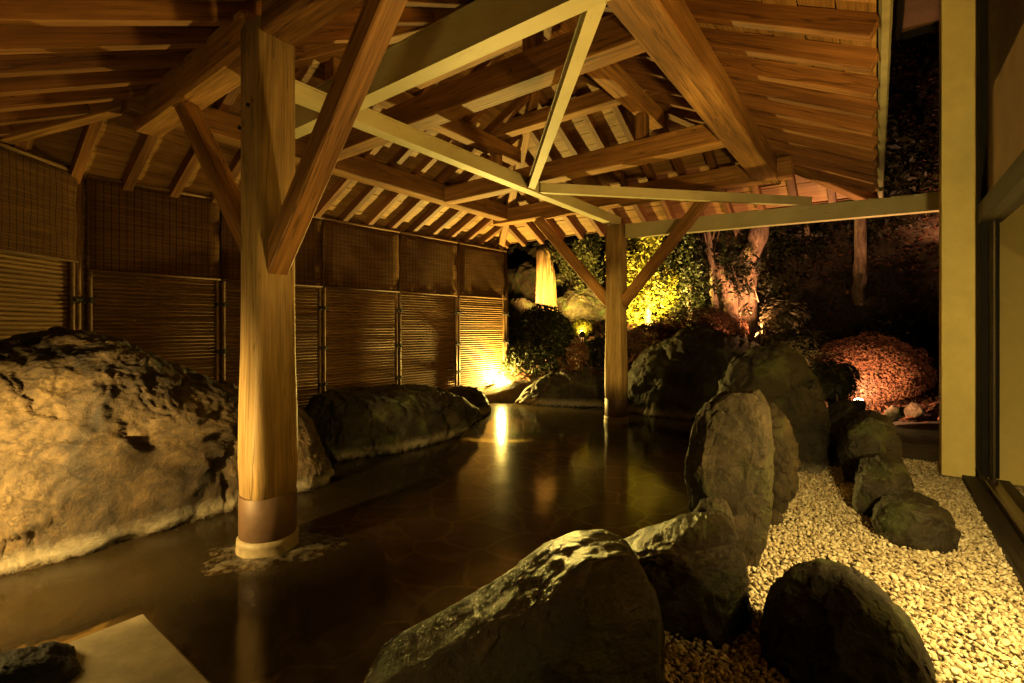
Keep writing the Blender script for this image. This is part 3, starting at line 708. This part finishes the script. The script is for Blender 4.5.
def upright(p, along):
    side = Vector((0, 0, 1)).cross(along).normalized()
    if side.dot(-p.normalized()) < 0: side = -side
    for s in (-.03, .03):
        q = p + along * s + side * .042
        M, l = frame(q, q + Vector((0, 0, 2.66))); b = MB(); b.lathe([(.0, 0), (.021, 0), (.022, .9), (.023, .91), (.022, .92), (.021, 1.7), (.022, 1.71), (.021, 2.66), (0, 2.66)], 10)
        o = b.build('upright', M_batten, fence, Matrix.Translation(q), True)
        if s > 0:
            for z in (.55, 1.0, 1.5):
                b = MB(); c = p + side * .055 + Vector((0, 0, z))
                for a in (0.5, -.45, 2.7, -2.6):
                    e = c + (along * math.cos(a) + Vector((0, 0, math.sin(a)))) * .095 + side * .02
                    b.tube([c, (c + e) / 2 + side * .015, e], [.006, .006, .003], 6)
                b.tube([c - along * .062 - side * .0, c - along * .03 + side * .016, c + along * .03 + side * .016, c + along * .062], [.012, .014, .014, .012], 8)
                b.build('rope_knot', M_tie, o)
ALONG = -FD
for k in range(5): slat_panel(FC + ALONG * (1.14 * k), FC + ALONG * (1.14 * (k + 1)))
LD = Vector((-.03, 1, 0)).normalized()
for k in range(3): slat_panel(FC - LD * (1.14 * (k + 1)), FC - LD * (1.14 * k))
for k in range(6): upright(FC + ALONG * (1.14 * k) + (ALONG * .05 if k == 0 else Vector()), ALONG)
for k in range(3): upright(FC - LD * (1.14 * k + (.07 if k == 0 else 0)), LD)
def rail(p0, p1, z): beam('top_rail', p0 + Vector((0, 0, z)), p1 + Vector((0, 0, z)), .06, .045, M_batten, fence)
rail(FC, FE, 2.61); rail(FC - LD * 3.4, FC, 2.608)
b = MB(); q = FE + ALONG * .08; b.lathe([(0, 0), (.045, 0), (.042, 2.2), (0, 2.2)], 12); b.build('end_post', M_batten, fence, Matrix.Translation(q), True)
def reed(p0, p1, label, zb, bow):
    along = (p1 - p0).normalized(); side = Vector((0, 0, 1)).cross(along).normalized()
    if side.dot(-p0.normalized()) < 0: side = -side
    M, l = frame(p0 + side * .085, p1 + side * .085); b = MB(); nx_, nz = 10, 12; vs = []; fs = []
    for j in range(nz + 1):
        for i in range(nx_ + 1):
            x = .02 + (l - .04) * i / nx_; z = zb + (2.60 - zb) * j / nz
            vs.append((x, bow * math.sin(math.pi * j / nz) * math.cos(i * .7) + .006 * math.sin(i * 1.9 + j), z))
    for j in range(nz):
        for i in range(nx_): a = j * (nx_ + 1) + i; fs.append((a, a + 1, a + nx_ + 2, a + nx_ + 1))
    b.add(vs, fs); o = b.build('reed_blind', M_reed, None, M, True)
    tag(o, label, 'reed blind', 'reed blinds hung along the fence top')
    md = o.modifiers.new('thick', 'SOLIDIFY'); md.thickness = .008
    b = MB(); b.tube([(0.0, 0, 2.61), (l, 0, 2.61)], [.016, .016], 8); b.build('top_rod', M_batten, o, M, True)
    b = MB(); b.tube([(0.01, 0, zb), (l - .01, 0, zb)], [.01, .01], 8); b.build('bottom_rod', M_batten, o, M, True)
names = ['reed blind in the fence bay right of the left corner', 'reed blind directly behind the near post and its right brace', 'reed blind third from the left corner of the fence, left of the middle seam', 'reed blind second from the lamp-lit end of the fence', 'reed blind at the lamp-lit end of the fence']
for k in range(5): reed(FC + ALONG * (1.14 * k + (.06 if k == 0 else 0)), FC + ALONG * (1.14 * (k + 1) - (.035 if k == 3 else 0)), names[k], 1.77 + random.uniform(-.01, .01), random.uniform(-.008, .008))
reed(FC - LD * 1.14, FC - LD * .08, 'reed blind at the left picture edge on the returning fence wing', 1.83, .004)

# ------------------------------------------------------------------ building on the right
bld = empty('bath_building', L(3.86, 3.28, 0), 'cream corner pillar and dark framed window wall of the bath house', 'building')
def ubox(name, u0, u1, v0, v1, z0, z1, mat, parent=bld, ch=.004):
    M, l = frame(L(u0, (v0 + v1) / 2, (z0 + z1) / 2), L(u1, (v0 + v1) / 2, (z0 + z1) / 2)); b = MB(); b.prism(Matrix.Identity(4), l, v1 - v0, z1 - z0, ch)
    return b.build(name, mat, parent, M)
ubox('pillar', 3.86, 4.06, 3.18, 3.38, .06, 4.0, M_plaster)
ubox('pillar_plinth', 3.852, 4.068, 3.172, 3.388, -.05, .058, M_plinth)
pw = L(0, 0, 0); ur = (Vector((4.42, 4.81, 0)) - O); uu, vv = ur.dot(U), ur.dot(V)
ubox('rear_post', uu - .02, uu + .14, vv - .02, vv + .14, 0, 3.85, M_plaster)
ubox('window_sill', -1.2, 3.84, 3.30, 3.395, -.05, .09, M_darkwood)
ubox('window_track', -1.2, 3.84, 3.398, 3.48, -.05, .13, M_track)
ubox('window_jamb', 3.66, 3.857, 3.383, 3.43, .132, 4.0, M_black)
ubox('sliding_door_stile', 3.49, 3.655, 3.424, 3.446, .132, 2.03, M_darkwood)
ubox('sliding_door_stile', 1.2, 1.30, 3.424, 3.446, .132, 2.03, M_darkwood)
ubox('transom', -1.2, 3.657, 3.37, 3.48, 2.03, 2.18, M_darkwood)
ubox('upper_wall', -1.2, 3.657, 3.42, 3.48, 2.183, 4.0, M_brown)
for ua, ub in ((1.303, 3.487), (-1.2, 1.197)):
    b = MB(); b.add([L(ua, 3.435, .132), L(ub, 3.435, .132), L(ub, 3.435, 2.03), L(ua, 3.435, 2.03)], [(0, 1, 2, 3)]); b.build('window_glass', M_glass, bld)
ubox('indoor_floor', -1.2, 4.06, 3.563, 6.5, .0, .135, M_darkwood)
ubox('side_wall', 3.863, 4.06, 3.385, 6.5, .137, 4.0, M_plaster)
ubox('indoor_back_wall', -1.2, 3.86, 6.3, 6.4, .137, 4.0, M_brown)
ubox('eave_soffit', -1.2, 4.43, 2.95, 6.6, 4.003, 4.08, M_brown)
ubox('eave_fascia', -1.2, 4.46, 2.90, 2.947, 3.96, 4.12, M_darkwood); ubox('eave_fascia', 4.433, 4.47, 2.95, 6.6, 3.95, 4.12, M_black)
b = MB(); Mb, lb = frame(L(-1.1, 3.50, 0), L(3.82, 3.50, 0)); b.add([(lb * i / 24, .003 * (i % 2), z) for z in (.165, 2.2) for i in range(25)], [(i, i + 1, i + 26, i + 25) for i in range(24)]); bl = b.build('window_blind', M_blind, None, Mb)
tag(bl, 'cream ribbed blind hanging behind the window at the right edge', 'blind')
b = MB(); b.box(0, lb, -.008, .008, .14, .163); b.build('bottom_bar', M_darkwood, bl, Mb)

# ------------------------------------------------------------------ plants
def leaf_mesh(name, centers, size, mat, parent=None, seed=0, up=.4, M=None):
    rg = np.random.default_rng(seed); n = len(centers)
    nr = rg.normal(size=(n, 3)); nr[:, 2] += up * 2; nr /= np.linalg.norm(nr, axis=1)[:, None]
    t = np.cross(nr, rg.normal(size=(n, 3))); t /= np.linalg.norm(t, axis=1)[:, None]; w = np.cross(nr, t)
    s = size * rg.lognormal(0, .3, n)[:, None]
    v = np.stack([centers - t * s, centers + w * s * .42 + nr * s * .12, centers + t * s, centers - w * s * .42 + nr * s * .12], 1).reshape(-1, 3)
    f = np.arange(n * 4).reshape(n, 4)
    return put(name, mesh(name, v, f), mat, M, parent)
def blob(n, c, r, rg, shell=.35, lump=.22, fr=1.6):
    d = rg.normal(size=(n, 3)); d /= np.linalg.norm(d, axis=1)[:, None]
    k = (1 - shell * rg.random(n) ** 1.5) * (1 + lump * fbm(d * fr + rg.uniform(0, 50, 3), 3))
    return np.array(c) + d * k[:, None] * np.array(r)
def clumps(n, c, r, rg, k=24, cr=.32):
    cs = blob(k, c, r, rg, shell=.75, lump=.2); w = rg.integers(0, k, n)
    return cs[w] + rg.normal(size=(n, 3)) * np.array(r) * cr * rg.uniform(.5, 1, (k, 1))[w] * .6
def at(px, py, d): return Vector(((px - 512) / F * d, d, EYE - (py - HZ) / F * d))
def bush(name, px, py, d, r, n, size, mat, label, cat='bush', seed=1, shell=.3, lump=.15, stem=True, group=None):
    c = at(px, py, d); rg = np.random.default_rng(seed)
    zb = float(terrain(c.x, c.y))
    o = empty(name, (c.x, c.y, zb), label, cat, group)
    p = blob(n, c, r, rg, shell, lump); p = p[p[:, 2] > zb - .05]
    leaf_mesh('foliage', p, size, mat, o, seed)
    b = MB()
    for k in range(5):
        a = k * 1.3 + seed; b.tube([(c.x + .04 * math.cos(a), c.y + .04 * math.sin(a), zb - .1), (c.x + .15 * r[0] * math.cos(a), c.y + .15 * math.sin(a), (zb + c.z) / 2), (c.x + .6 * r[0] * math.cos(a), c.y + .6 * r[1] * math.sin(a), c.z + .3 * r[2])], [.022, .016, .006], 6)
    b.build('stem', M_bark, o, None, True)
    return o
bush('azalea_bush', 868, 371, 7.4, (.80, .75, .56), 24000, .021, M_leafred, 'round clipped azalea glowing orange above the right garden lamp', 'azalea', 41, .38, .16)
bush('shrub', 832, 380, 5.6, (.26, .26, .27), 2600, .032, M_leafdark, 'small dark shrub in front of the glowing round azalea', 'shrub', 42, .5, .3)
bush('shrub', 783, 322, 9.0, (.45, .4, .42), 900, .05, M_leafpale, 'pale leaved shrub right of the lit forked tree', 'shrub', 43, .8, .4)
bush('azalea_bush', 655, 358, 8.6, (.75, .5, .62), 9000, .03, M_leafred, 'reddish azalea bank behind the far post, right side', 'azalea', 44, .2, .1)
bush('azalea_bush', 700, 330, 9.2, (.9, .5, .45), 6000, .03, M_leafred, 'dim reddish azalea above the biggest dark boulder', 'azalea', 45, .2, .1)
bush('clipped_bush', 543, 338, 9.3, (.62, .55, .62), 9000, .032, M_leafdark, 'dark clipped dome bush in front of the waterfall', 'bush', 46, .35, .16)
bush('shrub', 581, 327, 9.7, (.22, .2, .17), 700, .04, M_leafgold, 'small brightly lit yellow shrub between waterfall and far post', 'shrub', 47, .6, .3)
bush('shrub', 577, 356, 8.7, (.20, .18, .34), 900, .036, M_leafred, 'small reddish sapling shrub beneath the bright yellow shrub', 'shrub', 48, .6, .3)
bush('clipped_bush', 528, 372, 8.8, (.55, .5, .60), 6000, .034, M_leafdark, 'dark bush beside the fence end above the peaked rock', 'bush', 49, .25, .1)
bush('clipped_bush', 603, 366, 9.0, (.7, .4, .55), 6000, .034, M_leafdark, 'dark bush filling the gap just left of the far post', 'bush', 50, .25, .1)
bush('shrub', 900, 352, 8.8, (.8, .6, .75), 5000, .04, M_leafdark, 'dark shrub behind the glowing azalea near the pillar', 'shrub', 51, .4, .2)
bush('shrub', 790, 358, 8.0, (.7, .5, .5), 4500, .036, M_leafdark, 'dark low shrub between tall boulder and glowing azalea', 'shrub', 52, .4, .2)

def tree(name, base, path, rad, crown, n, size, mat, label, seed, limbs=6, group=None, k=26, cr=.32):
    base = Vector(base); o = empty(name, base, label, 'tree', group); rg = np.random.default_rng(seed)
    b = MB(); pts = [Vector(p) for p in path]; fine = []; fr_ = []
    for i in range(len(pts) - 1):
        for j in range(5):
            t = j / 5; fine.append(pts[i].lerp(pts[i + 1], t) + Vector(rg.normal(0, .012, 3))); fr_.append(rad[i] + (rad[i + 1] - rad[i]) * t)
    fine.append(pts[-1]); fr_.append(rad[-1]); b.tube(fine, fr_, 14, .06)
    b.build('trunk', M_bark, o, None, True)
    cs = clumps(n, crown[0], crown[1], rg, k, cr)
    b = MB(); top = pts[-1]
    for q in range(limbs):
        e = Vector(blob(1, crown[0], [x * .75 for x in crown[1]], rg)[0]); s = fine[int(len(fine) * rg.uniform(.55, .95))]
        m = s.lerp(e, .5) + Vector(rg.normal(0, .1, 3)); b.tube([s, m, e], [fr_[-1] * .7, fr_[-1] * .45, .012], 7)
    if limbs: b.build('limb', M_bark, o, None, True)
    leaf_mesh('crown', cs, size, mat, o, seed)
    return o
def ter(x, y): return float(terrain(x, y))
# lit forked tree
d = 10.0
def path_px(pts, d): return [at(px, py, d) for px, py in pts]
t0 = at(741, 345, d)
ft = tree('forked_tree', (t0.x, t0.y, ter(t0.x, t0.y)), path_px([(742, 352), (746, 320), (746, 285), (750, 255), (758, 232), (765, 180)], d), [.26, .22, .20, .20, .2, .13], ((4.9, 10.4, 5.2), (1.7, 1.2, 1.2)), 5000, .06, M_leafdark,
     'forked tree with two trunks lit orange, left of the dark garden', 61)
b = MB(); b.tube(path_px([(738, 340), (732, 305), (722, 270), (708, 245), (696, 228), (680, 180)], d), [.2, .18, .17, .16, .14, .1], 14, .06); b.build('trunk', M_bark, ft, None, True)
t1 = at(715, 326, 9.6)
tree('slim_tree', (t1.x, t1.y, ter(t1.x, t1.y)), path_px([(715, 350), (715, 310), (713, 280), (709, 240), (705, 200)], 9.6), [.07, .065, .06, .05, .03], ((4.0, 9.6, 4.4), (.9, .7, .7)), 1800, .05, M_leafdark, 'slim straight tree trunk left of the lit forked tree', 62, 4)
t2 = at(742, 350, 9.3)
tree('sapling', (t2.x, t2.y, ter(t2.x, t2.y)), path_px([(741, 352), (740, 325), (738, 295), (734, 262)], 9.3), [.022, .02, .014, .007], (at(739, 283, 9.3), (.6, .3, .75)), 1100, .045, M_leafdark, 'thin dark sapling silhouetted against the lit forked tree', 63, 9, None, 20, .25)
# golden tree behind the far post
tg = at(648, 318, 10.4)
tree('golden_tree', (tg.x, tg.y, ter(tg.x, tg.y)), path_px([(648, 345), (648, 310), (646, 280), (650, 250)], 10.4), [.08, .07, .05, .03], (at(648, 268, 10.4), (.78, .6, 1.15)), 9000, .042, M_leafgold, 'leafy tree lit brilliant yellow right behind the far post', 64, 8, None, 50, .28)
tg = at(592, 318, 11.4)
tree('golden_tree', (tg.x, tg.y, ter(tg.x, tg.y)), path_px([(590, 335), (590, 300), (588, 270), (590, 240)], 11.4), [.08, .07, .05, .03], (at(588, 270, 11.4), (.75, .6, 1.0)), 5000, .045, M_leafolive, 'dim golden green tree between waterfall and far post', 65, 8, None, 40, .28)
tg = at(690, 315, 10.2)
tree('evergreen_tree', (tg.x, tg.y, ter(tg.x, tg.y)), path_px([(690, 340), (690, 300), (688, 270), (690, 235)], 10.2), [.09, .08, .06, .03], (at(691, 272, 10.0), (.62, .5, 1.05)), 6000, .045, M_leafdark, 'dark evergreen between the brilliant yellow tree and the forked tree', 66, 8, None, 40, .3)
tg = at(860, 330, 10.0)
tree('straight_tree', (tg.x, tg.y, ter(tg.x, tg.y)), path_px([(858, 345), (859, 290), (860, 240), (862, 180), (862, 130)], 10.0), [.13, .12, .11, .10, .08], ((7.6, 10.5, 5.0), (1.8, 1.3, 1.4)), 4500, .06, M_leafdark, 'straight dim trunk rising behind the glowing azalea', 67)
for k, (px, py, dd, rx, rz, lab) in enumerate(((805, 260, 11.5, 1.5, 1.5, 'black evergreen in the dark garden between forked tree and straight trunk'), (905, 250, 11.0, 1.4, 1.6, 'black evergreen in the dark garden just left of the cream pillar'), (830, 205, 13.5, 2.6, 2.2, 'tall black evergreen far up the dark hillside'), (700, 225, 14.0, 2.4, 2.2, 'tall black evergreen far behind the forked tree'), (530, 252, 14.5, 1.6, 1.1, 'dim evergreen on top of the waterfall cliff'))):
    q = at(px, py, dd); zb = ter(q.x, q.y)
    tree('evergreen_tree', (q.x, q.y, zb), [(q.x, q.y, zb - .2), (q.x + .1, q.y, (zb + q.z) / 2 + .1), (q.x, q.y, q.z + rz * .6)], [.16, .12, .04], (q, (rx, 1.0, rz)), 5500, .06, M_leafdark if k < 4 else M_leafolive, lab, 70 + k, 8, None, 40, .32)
# ivy and fallen leaves on the hillside and bank
def cover():
    rg = np.random.default_rng(90); n = 42000
    x = rg.uniform(-1, 15, n); y = rg.uniform(6.2, 17, n)
    k = pool_sd(np.stack([x, y], 1)) > .35; x, y = x[k], y[k]
    z = terrain(x, y) + fbm(np.stack([x * .9, y * .9, 0 * x], 1), 4) * .12 * np.clip((y - 6.5) / 2, 0, 1) + rg.uniform(.0, .10, len(x))
    return leaf_mesh('ground_cover', np.stack([x, y, z], 1), .05, M_leafred, None, 91, .8)
tag(cover(), 'low reddish ground cover and fallen leaves on the dark bank', 'ground cover', kind='stuff')

# ------------------------------------------------------------------ waterfall
rock('cliff_rock', [(500,330),(503,268),(520,262),(540,258),(560,262),(580,268),(600,280),(606,330),(560,340)], 12.6, .8, M_cliff, 'golden lit rock face behind the waterfall', seed=81, amp=.09, cuts=18, cat='rock')
rock('cliff_rock', [(500,262),(515,246),(545,240),(580,240),(610,246),(620,275),(560,285),(505,282)], 13.2, .8, M_cliff, 'upper ledge of dim rock where the waterfall starts', seed=82, amp=.09, cat='rock')
rock('cliff_rock', [(555,306),(570,290),(592,286),(606,300),(606,322),(570,326)], 11.3, .4, M_cliff, 'low golden rock at the right foot of the waterfall', seed=83, amp=.08, cat='rock')
rock('cliff_rock', [(500,318),(506,302),(522,298),(536,306),(536,325),(510,330)], 11.2, .35, M_cliff, 'low golden rock at the left foot of the waterfall', seed=84, amp=.08, cat='rock')
def waterfall():
    m, nt, bs = newmat('falling_water'); c = objcoords(nt, (22, 1, 1.2), False)
    n = N(nt, 'ShaderNodeTexNoise', Scale=1.0, Detail=5.0, Distortion=.3); nt.links.new(c, n.inputs['Vector'])
    nt.links.new(ramp(nt, n.outputs[0], [(.3, (.22, .12, .05)), (.65, (.70, .44, .20))]), bs.inputs['Base Color']); bs.inputs['Roughness'].default_value = .4
    al = ramp(nt, n.outputs[0], [(.28, (.35,) * 3), (.5, (1,) * 3)]); nt.links.new(al, bs.inputs['Alpha']); bump(nt, bs, n.outputs[0], .5, .02)
    d = 11.6; b = MB()
    for (pxa, pxb, top, dy, sh) in ((536, 549, 249, 0, 0), (546, 553, 262, .07, 1)):
        rows = 18; cols = 10; vs = []; fs = []
        for j in range(rows + 1):
            t = j / rows; y = d + dy - .5 * min(1, (t * 3) ** .5) * .7
            for i in range(cols + 1):
                s = i / cols; px = pxa + (pxb - pxa) * s + (s - .3) * 4 * t + sh * t
                q = at(px, top + (312 - top) * t + (1 - (2 * s - 1) ** 2) * (-4) * (1 - t), d); bulge = .05 * math.sin(s * math.pi) + .012 * math.sin(9 * s + j * .2)
                vs.append((q.x, y - bulge, q.z))
        for j in range(rows):
            for i in range(cols): a = j * (cols + 1) + i; fs.append((a, a + 1, a + cols + 2, a + cols + 1))
        b.add(vs, fs)
    o = b.build('waterfall', m, None, None, True)
    return tag(o, 'narrow waterfall glowing amber, falling over rock behind the fence end', 'waterfall')
waterfall()

# ------------------------------------------------------------------ lamps
def spot_fixture(loc, aim, label, power, color, size=R(120), blend=.8, radius=.03, fixture=True, s=1.0, lens=None):
    loc = Vector(loc); aim = Vector(aim); dirv = (aim - loc).normalized()
    ld = bpy.data.lights.new('spot_light', 'SPOT'); ld.energy = power; ld.color = color; ld.spot_size = size; ld.spot_blend = blend; ld.shadow_soft_size = radius
    lo = bpy.data.objects.new('spot_light', ld); COL.objects.link(lo)
    q = dirv.to_track_quat('-Z', 'Y'); lo.matrix_basis = Matrix.Translation(loc + dirv * .115 * s) @ q.to_matrix().to_4x4()
    if fixture:
        o = empty('garden_lamp', (loc.x, loc.y, loc.z - .12), label, 'garden lamp')
        M = Matrix.Translation(loc) @ (-dirv).to_track_quat('-Z', 'Y').to_matrix().to_4x4() @ Matrix.Scale(s, 4)
        b = MB(); b.lathe([(0, -.06), (.035, -.06), (.045, -.03), (.05, .05), (.053, .05), (.053, .06), (.046, .06), (.044, .04)], 20, M); b.build('lamp_head', M_black, o, None, True)
        b = MB(); b.lathe([(.044, .045), (.044, .07), (.036, .086), (.02, .096), (0, .10)], 20, M); b.build('lens', lens or M_lens, o, None, True)
        b = MB(); b.tube([loc + Vector((0, 0, -.03)), loc + Vector((0, 0, -.45))], [.012, .008], 8); b.build('stake', M_black, o, None, True)
    return lo
WARM = (1, .67, .14); ORANGE = (1, .46, .20); YEL = (1, .70, .14)
def point_lamp(loc, power, color, radius=.05):
    ld = bpy.data.lights.new('point_light', 'POINT'); ld.energy = power; ld.color = color; ld.shadow_soft_size = radius
    lo = bpy.data.objects.new('point_light', ld); COL.objects.link(lo); lo.location = loc
# floodlight at the fence end, glaring behind the small boulder: a wide foot light and a beam up to the eaves
spot_fixture((-.19, 8.28, .17), (-.33, 8.33, 1.3), 'bright floodlight at the foot of the bamboo fence end', 560, YEL, R(110), 1.0, .05, True, .85)
point_lamp((-.19, 8.37, .36), 1050, YEL, .04)
# lamps outside the frame: left pool edge and house wall, plus unseen added fill beams
point_lamp((-2.2, 1.72, .5), 36, (1, .66, .18), .16)
spot_fixture((-2.35, 1.50, .74), (-2.2, 2.75, .36), '', 520, (1, .66, .19), R(112), 1.0, .05, False)
spot_fixture((-2.0, 1.5, .5), (-2.3, 2.2, 3.2), '', 8, WARM, R(110), 1.0, .05, False)  # extra upward beam added to brighten the upper-left rafters
spot_fixture((1.66, 1.38, .98), (2.35, 2.75, .55), '', 165, (1, .69, .20), R(176), .45, .06, False)
spot_fixture((1.66, 1.38, .98), (1.5, 2.3, 2.6), '', 230, (1, .58, .12), R(100), 1.0, .06, False)  # separate upward beam added to brighten the right-hand rafters
spot_fixture((.9, -1.3, 2.1), (0, 2.5, .8), '', 55, WARM, R(150), 1.0, .2, False)  # unseen soft fill added behind the camera for the near stones
spot_fixture((.55, -1.0, 1.75), (1.40, 6.4, 1.25), '', 2300, WARM, R(14), .6, .06, False)  # narrow unseen spot added behind the camera to brighten the far post
point_lamp(L(2.7, 4.9, 2.2), 2000, WARM, .12)  # unseen indoor light added so the blind glows from behind
spot_fixture((1.66, 1.38, 1.0), (-.75, 2.3, 2.35), '', 210, (1, .62, .15), R(62), 1.0, .06, False)  # another added beam, brightens the near post's brace and steel
# garden lamps
spot_fixture((1.15, 10.3, 1.45), (1.75, 11.6, 2.5), '', 330, YEL, R(115), 1.0, .04, False)
spot_fixture((4.12, 5.75, .29), (4.6, 6.45, 1.05), 'small garden lamp glaring below the glowing round azalea', 1250, ORANGE, R(175), 1.0, .03, True, 1.4)
spot_fixture((2.75, 9.5, 1.1), (3.0, 10.4, 2.6), '', 2600, YEL, R(140), 1.0, .04, False)
spot_fixture((4.5, 8.9, .95), (4.80, 10.0, 3.0), '', 700, (1, .42, .17), R(85), 1.0, .03, False)
spot_fixture((.30, 10.25, 1.75), (.85, 12.0, 2.6), '', 260, (1, .55, .14), R(110), 1.0, .04, False)
spot_fixture((1.36, 9.35, 1.12), (1.42, 9.75, 1.3), 'small garden lamp at the bright yellow shrub', 110, YEL, R(140), 1.0, .02)
spot_fixture((8.5, 9.2, 3.0), (10.0, 12.4, 6.3), '', 190, (1, .38, .16), R(120), 1.0, .04, False)

# ------------------------------------------------------------------ night sky and moon
w = bpy.data.worlds.new('World'); sc.world = w; w.use_nodes = True; nt = w.node_tree
sky = nt.nodes.new('ShaderNodeTexSky'); sky.sky_type = 'NISHITA'; sky.sun_disc = False; sky.sun_elevation = R(3); sky.sun_rotation = R(200)
bg = nt.nodes['Background']; nt.links.new(sky.outputs[0], bg.inputs[0]); bg.inputs[1].default_value = .0008
sl = bpy.data.lights.new('moon', 'SUN'); sl.energy = .002; sl.angle = R(.5); sl.color = (1, .92, .8)
so = bpy.data.objects.new('moon', sl); COL.objects.link(so); so.rotation_euler = (R(60), 0, R(160))

sc.view_settings.view_transform = 'Standard'; sc.view_settings.look = 'None'; sc.view_settings.exposure = 0
cy = sc.cycles
sc.render.engine = 'CYCLES'
cy.use_denoising = True; cy.denoiser = 'OPENIMAGEDENOISE'
cy.max_bounces = 8; cy.diffuse_bounces = 4; cy.glossy_bounces = 3; cy.transparent_max_bounces = 12; cy.sample_clamp_indirect = 3.0
cy.caustics_reflective = False; cy.caustics_refractive = False
